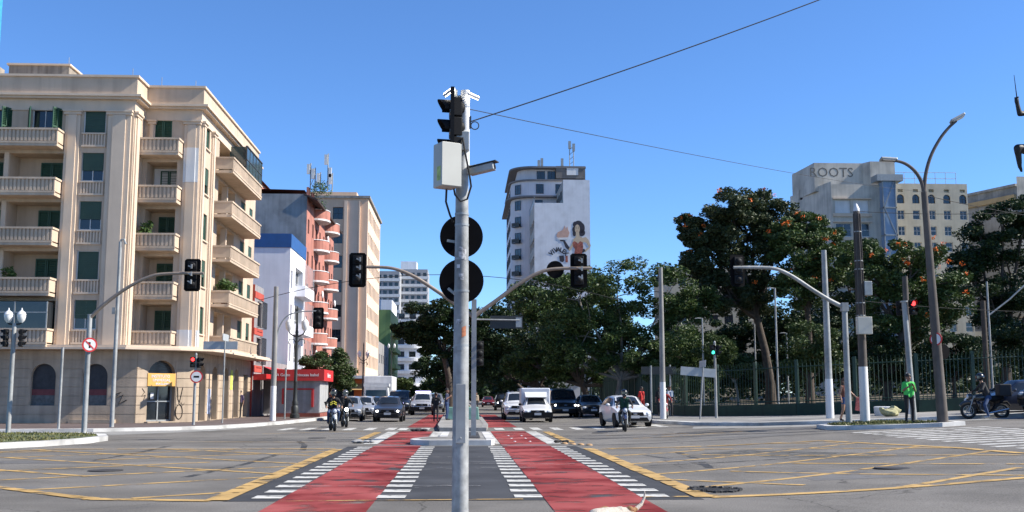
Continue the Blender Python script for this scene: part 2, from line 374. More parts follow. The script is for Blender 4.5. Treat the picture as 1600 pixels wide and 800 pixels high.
for xx in (-2.9,-1.9,1.5,2.4): sheet('stripe', rect(xx, xx+.42, 48.6, 51.6), K['wpaint'], .006, parent=cw)
yy = 23.6
cw2 = thing('crosswalk', None, None); cw2['kind'] = 'structure'
while yy < 36:
    sheet('stripe', rect(12.9+rnd.uniform(-.1,.1), 17.6, yy, yy+.42), K['wpaint'], .006, parent=cw2); yy += .98
# far pavement-coloured ramp in front of the left corner, pothole, loose bits
struct(sheet('concrete_apron', [(-15.4,46.0),(-13.6,42.9),(-10.9,47.6),(-9.8,54),(-10.6,54),(-12.6,48.4)], mat('apron', (.27,.265,.25), .9, var=.15, sc=1, worn=.3), .005))
struct(sheet('concrete_apron', [(10.2,47.5),(9.6,45.0),(12.6,42.3),(20,40.9),(34,41.5),(34,42.3),(16,42.8),(12.4,44.6)], MATS['apron'], .005))
pts = [(4.05+(.36+rnd.uniform(-.05,.05))*math.cos(a), 17.45+(.42+rnd.uniform(-.07,.07))*math.sin(a)) for a in [2*PI*i/18 for i in range(18)]]
hole = struct(sheet('pothole', pts, mat('pothole_gravel', (.02,.02,.02), .95, var=.5, sc=25, bump=1), .017))
mb = MB()
for x, y in pts:
    for k in range(2):
        s = rnd.uniform(.03,.08); mb.obox((x+rnd.uniform(-.05,.05), y+rnd.uniform(-.05,.05), .015), (s, s*1.3, .04), (rnd.uniform(-.3,.3), rnd.uniform(-.3,.3), rnd.uniform(0,3)))
tag(mb.build('asphalt_crumbs', mat('crumb', (.05,.05,.05), .95, var=.4, sc=20)), 'broken asphalt crumbs around the edge of the pothole', 'rubble', kind='stuff')
struct(sheet('tar_patch', [(6.2,28.2),(7.6,28.9),(9.9,25.2),(9.2,24.2),(7.4,25.6)][::1], mat('tar_patch', (.085,.083,.075), .9, var=.2, sc=3, worn=.44), .0035))
for k, (a, b) in enumerate((((-16,38.9),(-2.7,36.8)),((2.7,36.2),(11,43.5)),((3.4,33.3),(14,36.8)))):
    d = Vector((b[0]-a[0], b[1]-a[1])); n = Vector((-d.y, d.x)).normalized()*.09; m_ = 14; up_, dn = [], []
    for i in range(m_+1):
        c = Vector(a)+d*i/m_; w = math.sin(i*1.3+k)*.12; up_.append((c.x+n.x+n.x*w*3, c.y+n.y+w)); dn.append((c.x-n.x, c.y-n.y+w))
    struct(sheet('tar_seam', up_+dn[::-1], mat('tar_seam', (.045,.045,.045), .8, var=.2, sc=3, worn=.36), .0032))
# manhole covers, repair patches and tyre scuffs
for x, y, r in ((-7.2,22.5,.34),(8.4,21.0,.34),(-5.2,39.5,.32),(5.6,44.0,.32)):
    z = gz(x); o = MB(); o.lathe([(r,0),(r,.012),(r*.9,.014),(.02,.014)], n=24); o = o.build('manhole_cover', mat('cast_iron', (.07,.065,.06), .7, m=.4, var=.25, sc=20), None, True, (x,y,z+.004)); struct(o)
for i, (x, y, w_, l_, c) in enumerate(((-9.8,25.5,2.6,1.1,.13),(7.0,20.2,1.6,2.4,.145),(-5.6,44.2,3.2,1.4,.14),(9.5,36.5,3.4,1.0,.13),(-7.5,18.3,1.2,.8,.15),(5.2,25.4,1.0,1.6,.14))):
    struct(sheet('road_patch', [(x-w_/2,y-l_/2),(x+w_/2,y-l_/2+.1),(x+w_/2-.1,y+l_/2),(x-w_/2+.05,y+l_/2-.08)], mat('patch_%d' % i, (c,c*.97,c*.94), .92, var=.15, sc=2, bump=.4, bsc=80, worn=.36, wsc=1.2), .0028))
ks = mat('scuff', (.34,.33,.32), .9, var=.2, sc=3, worn=.47, wsc=3.5); kd = mat('tyre_mark', (.035,.035,.036), .85, var=.2, sc=3, worn=.5, wsc=2.2)
for i in range(22):
    y = rnd.uniform(16.5,45); x0_, x1_ = sorted((rnd.uniform(-3,3), rnd.uniform(-3,3))); dy = rnd.uniform(-.5,.9); w_ = rnd.uniform(.015,.05)
    if y > 32.5: x0_, x1_ = 1.3, 2.6
    struct(sheet('scuff_line', [(x0_,y),(x1_,y+dy),(x1_,y+dy+w_),(x0_,y+w_)], ks, .0165+i*.0001))
for i in range(10):
    x = rnd.choice((-1,1))*rnd.uniform(3.9,9); y = rnd.uniform(17,40); L_ = rnd.uniform(3,9); a = rnd.uniform(-.3,.3)+ (0 if rnd.random()<.5 else 1.4)
    d = (math.sin(a)*L_, math.cos(a)*L_); n_ = (math.cos(a)*.09, -math.sin(a)*.09); struct(sheet('tyre_mark', [(x-n_[0],y-n_[1]),(x+n_[0],y+n_[1]),(x+d[0]*.5+n_[0]+.15,y+d[1]*.5+n_[1]),(x+d[0]+n_[0],y+d[1]+n_[1]),(x+d[0]-n_[0],y+d[1]-n_[1]),(x+d[0]*.5-n_[0]+.15,y+d[1]*.5-n_[1])], kd, .0023))
# grass on the islands and in the park (one mass each)
def grass(name, label, poly, n, h, c, c2, z):
    g = np.random.RandomState(5); xs = [p[0] for p in poly]; ys = [p[1] for p in poly]; V, Fc = [], []
    def inside(x, y):
        r = False; m_ = len(poly)
        for i in range(m_):
            (x1,y1),(x2,y2) = poly[i], poly[(i+1)%m_]
            if (y1 > y) != (y2 > y) and x < (x2-x1)*(y-y1)/(y2-y1)+x1: r = not r
        return r
    while len(Fc) < n:
        x, y = g.uniform(min(xs), max(xs)), g.uniform(min(ys), max(ys))
        if not inside(x, y): continue
        if math.sin(x*1.7+math.sin(y*2.1)*2)+math.sin(y*1.3) < -.3+g.uniform(-.6,.6): continue
        a = g.uniform(0, 2*PI); w = .03; hh = h*g.uniform(.4,1.2); lx, ly = g.uniform(-.6,.6)*hh, g.uniform(-.6,.6)*hh; b = len(V); zz = gz(x)+z
        V += [(x-w*math.cos(a), y-w*math.sin(a), zz), (x+w*math.cos(a), y+w*math.sin(a), zz), (x+lx, y+ly, zz+hh)]; Fc.append((b,b+1,b+2))
    me = bpy.data.meshes.new(name); me.from_pydata(V, [], Fc); me.materials.append(leafmat(name, c, c2)); tag(link(me, name), label, 'grass', kind='stuff')
grass('island_grass', 'sparse dry grass on the white kerbed corner island', [(-13.2,32.6),(-12.5,34),(-12.3,37),(-13,39.4),(-14.3,41.2),(-26,41.8),(-26,31)], 5000, .07, (.10,.12,.03), (.17,.15,.06), .15)
grass('island_grass', 'low grass under the poles on the small round island', [(13.5,38.6),(15,37.5),(17.2,37.5),(16.2,40.6),(14.6,41),(13.6,40)], 1500, .09, (.10,.12,.03), (.16,.14,.06), .13)
# ------------------------------------------------------------------ buildings: walls with real openings
WM = {}
def win_mesh(kind, w, h, fm):
    """window unit facing -y, centred at the sill: returns (frame mesh, pane mesh or None)"""
    k = (kind, round(w,2), round(h,2), fm)
    if k in WM: return WM[k]
    f, p = MB(), MB(); t = .06; m2 = K['glass']
    a, b = -w/2, w/2
    if kind in ('glass', 'cross', 'sash', 'halfroller', 'plain', 'white'):
        f.box(a, a+t, -.03, .04, 0, h).box(b-t, b, -.03, .04, 0, h).box(a+t, b-t, -.03, .04, 0, t).box(a+t, b-t, -.03, .04, h-t, h)
        if kind in ('cross', 'halfroller'):
            f.box(-.02, .02, -.025, .03, t, h-t); f.box(a+t, b-t, -.022, .03, h*.5-.02, h*.5+.02)
        if kind == 'glass': f.box(-.025, .025, -.025, .03, t, h-t)
        if kind == 'sash': f.box(a+t, b-t, -.04, .03, h*.52-.04, h*.52+.04)
        p.add([(a,.015,0),(b,.015,0),(b,.015,h),(a,.015,h)], [(0,1,2,3)])
        if kind == 'halfroller':
            n = 14; z0 = h*.38
            for i in range(n):
                z = z0+(h-z0)*i/n; f.mi = 1; f.box(a+.04, b-.04, -.06, -.035, z, z+(h-z0)/n*.93); f.mi = 0
        if kind == 'white': m2 = K['whitepaint']
    elif kind == 'shutter':                      # two louvred leaves
        for s in (0, 1):
            x0, x1 = (a, -.01) if s == 0 else (.01, b)
            f.box(x0, x0+.07, -.03, .03, 0, h).box(x1-.07, x1, -.03, .03, 0, h).box(x0+.07, x1-.07, -.03, .03, 0, .08).box(x0+.07, x1-.07, -.03, .03, h-.08, h).box(x0+.07, x1-.07, -.03, .03, h*.5-.04, h*.5+.04)
            n = max(8, int(h/.1))
            for i in range(n):
                z = .08+(h-.16)*(i+.5)/n; p.obox(((x0+x1)/2, 0, z), (x1-x0-.14, .05, .012), (R_(38),0,0))
        p.add([(a,.03,0),(b,.03,0),(b,.03,h),(a,.03,h)], [(0,1,2,3)]); m2 = K['shutter']
    elif kind == 'roller':
        n = max(8, int(h/.09))
        for i in range(n): z = h*i/n; p.box(a+.05, b-.05, 0, .03, z, z+h/n*.9)
        p.add([(a,.025,0),(b,.025,0),(b,.025,h),(a,.025,h)], [(0,1,2,3)])
        f.box(a, a+.05, -.03, .04, 0, h).box(b-.05, b, -.03, .04, 0, h).box(a+.049, b-.049, -.028, .038, h-.05, h-.002); m2 = K['roller']
    elif kind == 'metal':                        # grey roll-down shop shutter
        n = max(10, int(h/.11))
        for i in range(n): z = h*i/n; p.box(a, b, 0, .03, z, z+h/n*.88)
        p.add([(a,.03,0),(b,.03,0),(b,.03,h),(a,.03,h)], [(0,1,2,3)]); f.box(a, a+.06, -.02, .05, 0, h).box(b-.06, b, -.02, .05, 0, h).box(a+.059, b-.059, -.018, .048, h-.06, h-.002)
        m2 = mat('roll_shutter', (.06,.06,.065), .6, m=.3, var=.25, sc=3)
    fr = f.mesh('window', [K[fm] if fm in K else MATS[fm], K['roller']], fix=False); pn = p.mesh('pane', m2, fix=False)
    WM[k] = (fr, pn, {'shutter': 'shutter', 'roller': 'blind', 'metal': 'roll_shutter'}.get(kind, 'pane')); return WM[k]
class Wall:
    """a facade plane of a building in its own u,v space; outward is right of u"""
    def __init__(s, root, x, y, z, ang): s.root = root; s.o = Vector((x,y,z)); s.a = ang; s.u = Vector((math.cos(ang), math.sin(ang), 0)); s.n = Vector((s.u.y, -s.u.x, 0)); s.h = []
    def p(s, u, v, d=0): return s.o+s.u*u+Vector((0,0,v))-s.n*d
    def hole(s, u0, v0, u1, v1, kind='cross', depth=.18, fm='frame', arch=False, back=None, win=None): s.h.append((u0,v0,u1,v1,kind,depth,fm,arch,back,win))
    def grid(s, us, vs, w, h, kind='cross', depth=.18, fm='frame', **k):
        for i, u in enumerate(us):
            for j, v in enumerate(vs):
                kk = kind if isinstance(kind, str) else kind[(i*7+j*3) % len(kind)]
                s.hole(u-w/2, v, u+w/2, v+h, kk, depth, fm, **k)
    def cells(s, mb, u0, u1, v0, v1, off=0., holes=None):
        hs = s.h if holes is None else holes
        us = sorted({u0, u1, *[x for h in hs for x in (h[0], h[2]) if u0 < x < u1]}); vs = sorted({v0, v1, *[x for h in hs for x in (h[1], h[3]) if v0 < x < v1]})
        for j in range(len(vs)-1):
            i = 0
            while i < len(us)-1:
                def solid(i): cu, cv = (us[i]+us[i+1])/2, (vs[j]+vs[j+1])/2; return not any(h[0] < cu < h[2] and h[1] < cv < h[3] for h in hs)
                if not solid(i): i += 1; continue
                k = i
                while k+1 < len(us)-1 and solid(k+1): k += 1
                mb.quad(s.p(us[i],vs[j],-off), s.p(us[k+1],vs[j],-off), s.p(us[k+1],vs[j+1],-off), s.p(us[i],vs[j+1],-off)); i = k+1
    def build(s, u0, u1, v0, v1, m, name='wall', backmat=None):
        mb = MB(); s.cells(mb, u0, u1, v0, v1)
        for (a,b,c,d,kind,dep,fm,arch,back,win) in s.h:
            mb.quad(s.p(a,b), s.p(a,b,dep), s.p(a,d,dep), s.p(a,d)); mb.quad(s.p(c,b), s.p(c,d), s.p(c,d,dep), s.p(c,b,dep))
            mb.quad(s.p(a,b), s.p(c,b), s.p(c,b,dep), s.p(a,b,dep)); mb.quad(s.p(a,d), s.p(a,d,dep), s.p(c,d,dep), s.p(c,d))
            if arch:
                r = (c-a)/2; cu = (a+c)/2; cv = d-r; n = 12
                for i in range(n):
                    t0, t1 = PI*i/n, PI*(i+1)/n; p0 = (cu+r*math.cos(t0), cv+r*math.sin(t0)); p1 = (cu+r*math.cos(t1), cv+r*math.sin(t1))
                    mb.quad(s.p(*p0), s.p(p0[0], d), s.p(p1[0], d), s.p(*p1)); mb.quad(s.p(*p0), s.p(*p1), s.p(p1[0],p1[1],dep), s.p(p0[0],p0[1],dep))
            if back:
                mb.quad(s.p(a,b,dep), s.p(c,b,dep), s.p(c,d,dep), s.p(a,d,dep))
                for (wu, wv, ww, wh, wk, wf) in win: s.window(wu, wv, ww, wh, wk, wf, dep-.05)
            elif kind: s.window((a+c)/2, b, c-a, d-b, kind, fm, dep-.045)
        return mb.build(name, m, s.root, fix=False)
    def window(s, u, v, w, h, kind, fm, d):
        fr, pn, nm = win_mesh(kind, w, h, fm); o = link(fr, 'window', s.root, s.p(u, v, d), s.a); link(pn, nm, o); return o
    def slab(s, mb, u0, u1, v0, v1, out, inn=.02):
        P = [s.p(u0,v0,-out), s.p(u1,v0,-out), s.p(u1,v0,inn), s.p(u0,v0,inn), s.p(u0,v1,-out), s.p(u1,v1,-out), s.p(u1,v1,inn), s.p(u0,v1,inn)]
        mb.add(P, [(0,3,2,1),(4,5,6,7),(0,1,5,4),(1,2,6,5),(2,3,7,6),(3,0,4,7)])
    def sill(s, u, v, w, m, name='sill'): mb = MB(); s.slab(mb, u-w/2, u+w/2, v-.07, v, .09); return mb.build(name, m, s.root, fix=False)
def balcony(w, u0, u1, v, proj, h, m, ends=(True, True)):
    """slab, band, cap and a ribbed parapet; v = top of slab"""
    mb = MB(); w.slab(mb, u0, u1, v-.16, v, proj); w.slab(mb, u0-.02, u1+.02, v-.02, v+.07, proj+.03, -proj+.06)
    o = mb.build('balcony', m, w.root, fix=False)
    q = MB(); w.slab(q, u0, u1, v+.07, v+h, proj-.055, -proj+.12)
    for e, uu in ((ends[0], u0), (ends[1], u1-.1)):
        if e: w.slab(q, uu, uu+.1, v+.07, v+h, proj-.121, 0)
    q.build('parapet', m, o, fix=False)
    c = MB(); w.slab(c, u0-.05, u1+.05, v+h, v+h+.1, proj+.05, -proj+.16)
    for e, uu in ((ends[0], u0-.05), (ends[1], u1-.12)):
        if e: w.slab(c, uu, uu+.17, v+h, v+h+.1, proj-.161, 0)
    c.build('cap', m, o, fix=False)
    r = MB(); n = max(4, int((u1-u0)/.2))
    for i in range(n+1):
        uu = u0+(u1-u0)*i/n; w.slab(r, max(u0,uu-.055), min(u1,uu+.055), v+.1, v+h, proj, -proj+.06)
    rb = r.build('ribs', m, o, fix=False); rb['kind'] = 'stuff'; return o
def flat_box(root, name, x0, x1, y0, y1, z0, z1, m): return MB().box(x0,x1,y0,y1,z0,z1).build(name, m, root, fix=False)
P_ = K['plaster']; T_ = K['plaster2']
# ---- main corner building -------------------------------------------------
BY1, BY2, BXR, BYE, BX1 = 56.25, 58.1, -14.35, 74.0, -17.4
RT_ = (-17.4, 56.25)
B = thing('corner_apartment_building', 'beige six storey corner apartment building with green shutters and ribbed balconies', 'building', (BX1, BY1, .1))
def W1(x, y, z, a): return Wall(B, x-BX1, y-BY1, z-.1, a)
FZ = [4.12+2.585*i for i in range(5)]         # balcony floor levels
ZT = 17.0
w = W1(-42, BY1, 0, 0); U = lambda x: x+42
for i, z in enumerate(FZ):
    if i < 4:
        for b in range(7):
            x1 = -20.95-b*3.05; x0 = x1-2.75
            wk = [(U((x0+x1)/2+.35), z, 1.15, 2.0, 'shutter', 'shutter')]
            w.hole(U(x0), z, U(x1), z+2.25, None, 1.3, back=True, win=wk)
    else:
        for b in range(7):
            c = -22.0-b*2.6; w.hole(U(c-.65), z, U(c+.65), z+2.05, 'cross', .12, 'wframe')
    kd = ['halfroller', 'roller', 'halfroller', 'halfroller', 'roller'][i]
    w.hole(U(-20.0), z+.78, U(-18.85), z+2.3, kd, .16, 'wframe')
wl = w.build(0, U(BX1), 3.9, ZT, P_)
for z in FZ:
    tr = MB(); w.slab(tr, U(-20.05), U(-18.8), z+.70, z+.78, .1)
    w.slab(tr, U(-20.05), U(-18.8), z+.02, z+.12, .1)
    for i in range(8): w.slab(tr, U(-19.98)+i*.155, U(-19.98)+i*.155+.075, z+.119, z+.701, .06)
    tr.build('window_apron', T_, B, fix=False)
for i, z in enumerate(FZ):
    balcony(w, 0, U(-20.95), z, 1.0, .68, P_, (False, True))
    for b in range(7):
        x = -22.0-b*2.6
        if i == 4:
            for s in (-1, 1):
                o = link(win_mesh('shutter', 1.1, 2.05, 'shutter')[0], 'open_shutter', B, w.p(U(x)+s*.72, z, -.25), s*R_(62)); link(win_mesh('shutter', 1.1, 2.05, 'shutter')[1], 'louvre', o); o.scale = (.55,1,1)
    if i < 4:
        q = MB()
        for b in range(7): w.slab(q, U(-20.95-b*3.05-3.0), U(-20.95-b*3.05-2.78), z+.02, z+2.3, .05, .3)
        q.build('loggia_column', T_, B, fix=False)
def pil(w, u0, u1, v0, v1, out, name='pilaster'):
    mb = MB(); w.slab(mb, u0, u1, v0, v1, out); w.slab(mb, u0+(u1-u0)*.22, u1-(u1-u0)*.22, v0+.01, v1-.01, out+.07)
    w.slab(mb, u0-.06, u1+.06, v1, v1+.14, out+.1); w.slab(mb, u0-.1, u1+.1, v1+.14, v1+.24, out+.17); return mb.build(name, T_, B, fix=False)
pil(w, U(-20.9), U(-20.15), 4.0, 16.2, .12); pil(w, U(-18.7), U(-17.52), 4.0, 16.2, .12)
for b in range(1, 4): pil(w, U(-20.9-6.4*b), U(-20.3-6.4*b), 15.0, 16.2, .05)
side = W1(BX1, BY1, 0, PI/2); side.build(0, BY2-BY1, 3.9, ZT, P_)
pil(side, .1, .95, 4.0, 16.2, .06)
w2 = W1(BX1, BY2, 0, 0)
for i, z in enumerate(FZ):
    if i < 4: w2.hole(.22, z, 1.85, z+2.25, None, 1.3, back=True, win=[(1.12, z, .95, 2.0, 'shutter', 'shutter')])
    else: w2.hole(.55, z, 1.5, z+2.0, 'shutter', .1, 'shutter')
w2.build(0, BXR-BX1, 3.9, ZT, P_)
for z in FZ: balcony(w2, .02, 2.15, z, 1.0, .68, P_, (False, True))
pil(w2, 2.2, 3.02, 4.0, 16.2, .1); pil(w2, .28, .6, 14.9, 16.2, .04)
wr = W1(BXR, BY2, 0, PI/2)
for i, z in enumerate(FZ):
    wr.hole(.95, z+.75, 2.15, z+2.25, 'roller' if i in (0,2,4) else 'halfroller', .14, 'shutter')
    wr.hole(4.6, z, 9.3, z+2.25, None, 1.3, back=True, win=[(5.5, z, 1.0, 2.05, 'shutter', 'shutter'), (8.0, z, 1.0, 2.05, 'shutter', 'shutter')])
    wr.hole(11.2, z+.75, 12.6, z+2.2, 'roller', .14, 'shutter'); wr.hole(13.9, z+.75, 15.0, z+2.2, 'halfroller', .14, 'shutter')
    balcony(wr, 3.6, 12.4, z, 1.05, .68, P_)
    wr.sill(1.55, z+.75, 1.4, T_)
wr.build(0, BYE-BY2, 3.9, ZT, P_)
pil(wr, .12, .75, 4.0, 16.2, .1); pil(wr, 2.5, 3.1, 4.0, 16.2, .1)
for i, z in enumerate(FZ): 
    if i < 4:
        q = MB(); wr.slab(q, 6.85, 7.1, z+.02, z+2.25, .04, .3); q.build('loggia_column', T_, B, fix=False)
wb = W1(BXR, BYE, 0, PI); wb.build(0, 30, 0, ZT, P_, 'rear_wall')
# white repainted patches
q = MB(); w2.slab(q, 2.21, 3.01, 13.0, 14.9, .104); w2.slab(q, 2.375, 2.845, 13.0, 14.9, .174); q.build('repainted_patch', K['whitepaint'], B, fix=False)
q = MB(); w2.slab(q, 2.21, 3.01, 4.05, 5.0, .104); w2.slab(q, 2.375, 2.845, 4.05, 5.0, .174); wr.slab(q, .13, .74, 4.05, 5.0, .104); wr.slab(q, .25, .62, 4.05, 5.0, .174); q.build('repainted_patch', K['whitepaint'], B, fix=False)
q = MB(); w2.slab(q, .3, 1.84, 12.0, 14.0, -1.26, 1.31); 
q.build('repainted_wall', K['whitepaint'], B, fix=False)
# cornice and parapet following the plan (two offsets), open at the back
def ring(name, off, z0, z1, m, extra=0):
    pts = [(-42, BY1-off), (BX1+off, BY1-off), (BX1+off, BY2-off), (BXR+off, BY2-off), (BXR+off, BYE+extra), (-42, BYE+extra)]
    return MB().prism([(x-BX1, y-BY1) for x, y in pts], z0-.1, z1-.1).build(name, m, B)
ring('frieze', .06, 16.42, 17.25, T_); ring('cornice', .32, 17.02, 17.14, T_); ring('cornice', .45, 17.14, 17.26, T_, .1)
ring('attic', .14, 17.26, 18.22, P_); ring('coping', .24, 18.22, 18.34, T_)
flat_box(B, 'roof_block', -8.0, -4.7, 3.2, 8, 17.9, 19.75, mat('old_plaster', (.42,.36,.29), .9, var=.15, sc=1, streak=.4, stain=.3))
flat_box(B, 'roof_block_cap', -8.1, -4.6, 3.1, 8.1, 19.75, 19.85, T_); flat_box(B, 'chimney', -12.5, -9.0, 2.5, 5, 17.9, 20.0, MATS['old_plaster'])
q = MB()
for x, y, h in ((-4.8,3.4,.5),(-1.7,3.4,.4),(.8,2.0,.5),(-.2,.1,.4),(2.6,2.2,.4)): q.cyl((x,y,17.9),(x,y,19.8+h if x == -4.8 else 18.3+h), .018, n=5)
q.build('rooftop_rods', K['steel'], B)
# glazed-in balcony on the street side, top floor
q = MB(); g = MB(); z = FZ[4]+.78
for i in range(6): wr.slab(q, 7.4+i*1.0-.03, 7.4+i*1.0+.03, z, z+1.5, 1.05, -.99)
wr.slab(q, 7.37, 12.43, z+1.5, z+1.56, 1.08, -.96); wr.slab(q, 7.37, 12.43, z+.7, z+.74, 1.06, -.98)
wr.slab(g, 7.4, 12.4, z, z+1.5, 1.03, -1.01); wr.slab(g, 7.39, 7.41, z, z+1.5, 1.0, 0)
e = q.build('glazed_enclosure', K['frame'], B, fix=False); g.build('glass', mat('greenish_glass', (.05,.08,.08), .08, var=.2, sc=1, spec=.8), e, fix=False)
# first floor, left: dark glazed enclosure over the balcony
q = MB(); g = MB(); z = FZ[0]+.78
for xx in (-26.0,-24.2,-22.6,-21.0): w.slab(q, U(xx)-.03, U(xx)+.03, z, z+1.35, .98, -.92)
w.slab(q, U(-28), U(-20.97), z+.78, z+.83, .99, -.91); w.slab(g, U(-28), U(-21.0), z, z+1.35, .94, -.92); w.slab(g, U(-21.02), U(-21.0), z, z+1.35, .92, 0)
e = q.build('glazed_enclosure', K['steel'], B, fix=False); g.build('glass', K['glass'], e, fix=False)
# ground floor
S_ = K['stone']
def courses(w, u0, u1, v0=.14, v1=3.82, step=.46, m=S_):
    v = v0
    while v < v1-.1:
        mb = MB(); t = min(v1, v+step-.035); hs = []
        for h in w.h:
            if h[7]:
                r = (h[2]-h[0])/2; cv = h[3]-r; dz = max(0, min(abs(v-cv), abs(t-cv))) if v > cv else 0
                hw = math.sqrt(max(0, r*r-dz*dz)); 
                if hw > 0 and v < h[3]: hs.append(((h[0]+h[2])/2-hw-.05, h[1], (h[0]+h[2])/2+hw+.05, 99))
            else: hs.append((h[0]-.04, h[1], h[2]+.04, h[3]+.04))
        us = sorted({u0, u1, *[x for h in hs for x in (h[0],h[2]) if u0 < x < u1]})
        for i in range(len(us)-1):
            cu, cv_ = (us[i]+us[i+1])/2, (v+t)/2
            if not any(h[0] < cu < h[2] and h[1] < cv_ < h[3] for h in hs): mb = MB(); w.slab(mb, us[i], us[i+1], v, t, .03, .01); mb.build('stone_course', m, B, fix=False)
        v += step
AX, AY = -16.65, BY1; CX, CY = BXR, 58.55
g1 = W1(-42, BY1, 0, 0)
for px in (-18.75, -21.35, -24.6, -27.6, -30.6): g1.hole(U(px)-.62, .95, U(px)+.62, 3.15, 'metal', .3, 'frame', arch=True)
g1.build(0, U(AX), 0, 3.9, S_, 'base_wall'); courses(g1, 0, U(AX))
for px in (-18.75, -21.35, -24.6):
    q = MB(); g1.slab(q, U(px)-.62, U(px)+.62, 1.55, 1.85, -.2, .24); q.build('window_band', mat('brick_red_band', (.20,.05,.05), .7, var=.2, sc=5), B, fix=False)
    q = MB(); g1.slab(q, U(px)-.62, U(px)+.62, .96, 1.549, -.2, .24); q.build('window_panel', mat('grey_brick_panel', (.13,.135,.13), .7, var=.3, sc=6), B, fix=False)
q = MB(); g1.slab(q, U(-19.9), U(-17.6), .14, .32, .3); q.build('bench_ledge', S_, B, fix=False)
ch = math.hypot(CX-AX, CY-AY); ca = math.atan2(CY-AY, CX-AX); g2 = W1(AX, AY, 0, ca)
g2.hole(.62, .2, 2.2, 3.35, None, .42, arch=True); g2.build(0, ch, 0, 3.9, S_, 'base_wall'); courses(g2, 0, ch)
dr = MB(); g2.slab(dr, .62, 2.2, .2, 3.35, -.38, .4); dd = dr.build('entrance_door', K['glass'], B, fix=False)
q = MB()
for a, b, c, d in ((.62,.7,.2,2.1),(2.12,2.2,.2,2.1),(1.38,1.44,.2,2.1),(.62,2.2,1.2,1.26),(.62,2.2,.2,.28)): g2.slab(q, a, b, c, d, -.33, .379)
q.build('door_frame', K['steel'], dd, fix=False)
q = MB(); g2.slab(q, .98, 1.16, 1.35, 1.68, -.325, .33); q.build('paper_notice', K['whitepaint'], dd, fix=False)
q = MB()
for i in range(8): g2.slab(q, .62, 2.2, 2.72+i*.08, 2.72+i*.08+.06, -.3, .33)
q.build('fan_light_slats', K['frame'], dd, fix=False)
q = MB(); g2.slab(q, .58, 2.16, 2.02, 2.68, .06, .1); sg = q.build('shop_sign', mat('orange_sign', (.80,.42,.09), .6, var=.06, sc=2), B, fix=False)
for t, uu, vv, sz in (('INSTITUTO', 1.3, 2.52, .21), ('UNIVERSAL', 1.36, 2.32, .2), ('BRASILEIRO', 1.42, 2.13, .15)):
    lettering(t, sz, K['whitepaint'], sg, g2.p(uu, vv, -.068), ca, .003)
q = MB(); g2.slab(q, .5, 2.3, .14, .2, .35); q.build('door_step', S_, B, fix=False)
def stroke(w, pts, r=.022, name='graffiti_stroke', out=.04):
    MB().tube([w.p(u, v, -out) for u, v in pts], r, 5).build(name, K['black'], B)
stroke(g2, [(2.32,1.95),(2.36,1.35),(2.45,1.15),(2.62,1.95)]); stroke(g2, [(2.45+.2*math.cos(a), .68+.38*math.sin(a)) for a in [i*PI/8 for i in range(17)]])
stroke(g2, [(.3,1.9),(.45,1.7),(.28,1.5),(.5,1.55),(.4,1.3)], .015); stroke(g1, [(U(-17.9),1.5),(U(-17.4),1.7),(U(-17.75),1.35),(U(-17.3),1.55),(U(-17.5),1.1),(U(-17.1),1.3)], .025); stroke(g2, [(2.4,1.15),(2.5,1.05),(2.55,1.18),(2.65,1.02),(2.75,1.15)], .012)
g3 = W1(CX, CY, 0, PI/2)
for u in (2.0, 5.0, 8.0, 11.0): g3.hole(u-.75, .15, u+.75, 3.2, 'metal', .35, arch=True)
g3.hole(13.2, .15, 14.6, 2.9, 'metal', .3)
g3.build(0, BYE-CY, 0, 3.9, S_, 'base_wall'); courses(g3, 0, BYE-CY)
q = MB(); g3.slab(q, 3.2, 3.95, .5, 1.9, .045); q.build('tagged_panel', mat('tag_blue', (.42,.47,.58), .7, var=.4, sc=5), B, fix=False)
q = MB(); g3.slab(q, 9.1, 9.7, 1.9, 3.1, .05); q.build('poster', mat('poster_yellow', (.62,.72,.12), .6, var=.25, sc=4), B, fix=False)
cpl = [(-42,BY1-.95),(-17.0,BY1-.95),(-14.6,56.7),(-13.25,58.2),(-13.0,60),(-13.0,BYE+.4),(-15,BYE+.4),(-15,58.9),(-17,BY1+.2),(-42,BY1+.2)]
MB().prism([(x-BX1, y-BY1) for x, y in cpl], 3.76, 3.86).build('canopy', T_, B)
MB().prism([(x-BX1, y-BY1) for x, y in [(x-.14*(x>-15.5 and x > -14.99), y+.12*(y<58)) for x, y in cpl]], 3.86, 3.98).build('canopy', T_, B)
# potted plants on balconies are things of their own
def leaves_np(g, centers, radii, n, size, flat=.5):
    k = g.randint(0, len(centers), n); d = g.normal(size=(n,3)); d /= np.linalg.norm(d, axis=1)[:,None]
    r = g.uniform(.15, 1, n)**.5; c = np.array(centers)[k]+d*r[:,None]*np.array(radii)[k]
    t1 = g.normal(size=(n,3)); t1[:,2] *= flat; t1 /= np.linalg.norm(t1, axis=1)[:,None]
    t2 = np.cross(t1, g.normal(size=(n,3))*[1,1,flat]+[0,0,.3]); t2 /= np.linalg.norm(t2, axis=1)[:,None]+1e-9
    s = size*g.uniform(.4,1.6,n)[:,None]; a = t1*s; b = t2*s*.48
    V = np.stack([c-a, c+b*.9+a*.1, c+a, c-b*.9+a*.1], 1).reshape(-1,3)
    return V
def leaf_mesh(name, V, m):
    n = len(V)//4; me = bpy.data.meshes.new(name); me.vertices.add(len(V)); me.vertices.foreach_set('co', V.astype('f').ravel())
    me.loops.add(n*4); me.loops.foreach_set('vertex_index', np.arange(n*4, dtype='i')); me.polygons.add(n)
    me.polygons.foreach_set('loop_start', np.arange(0, n*4, 4, dtype='i')); me.polygons.foreach_set('loop_total', np.full(n, 4, dtype='i'))
    me.update(calc_edges=True); me.materials.append(m); return me
LG = leafmat('foliage_pot', (.04,.085,.02), (.08,.13,.035))
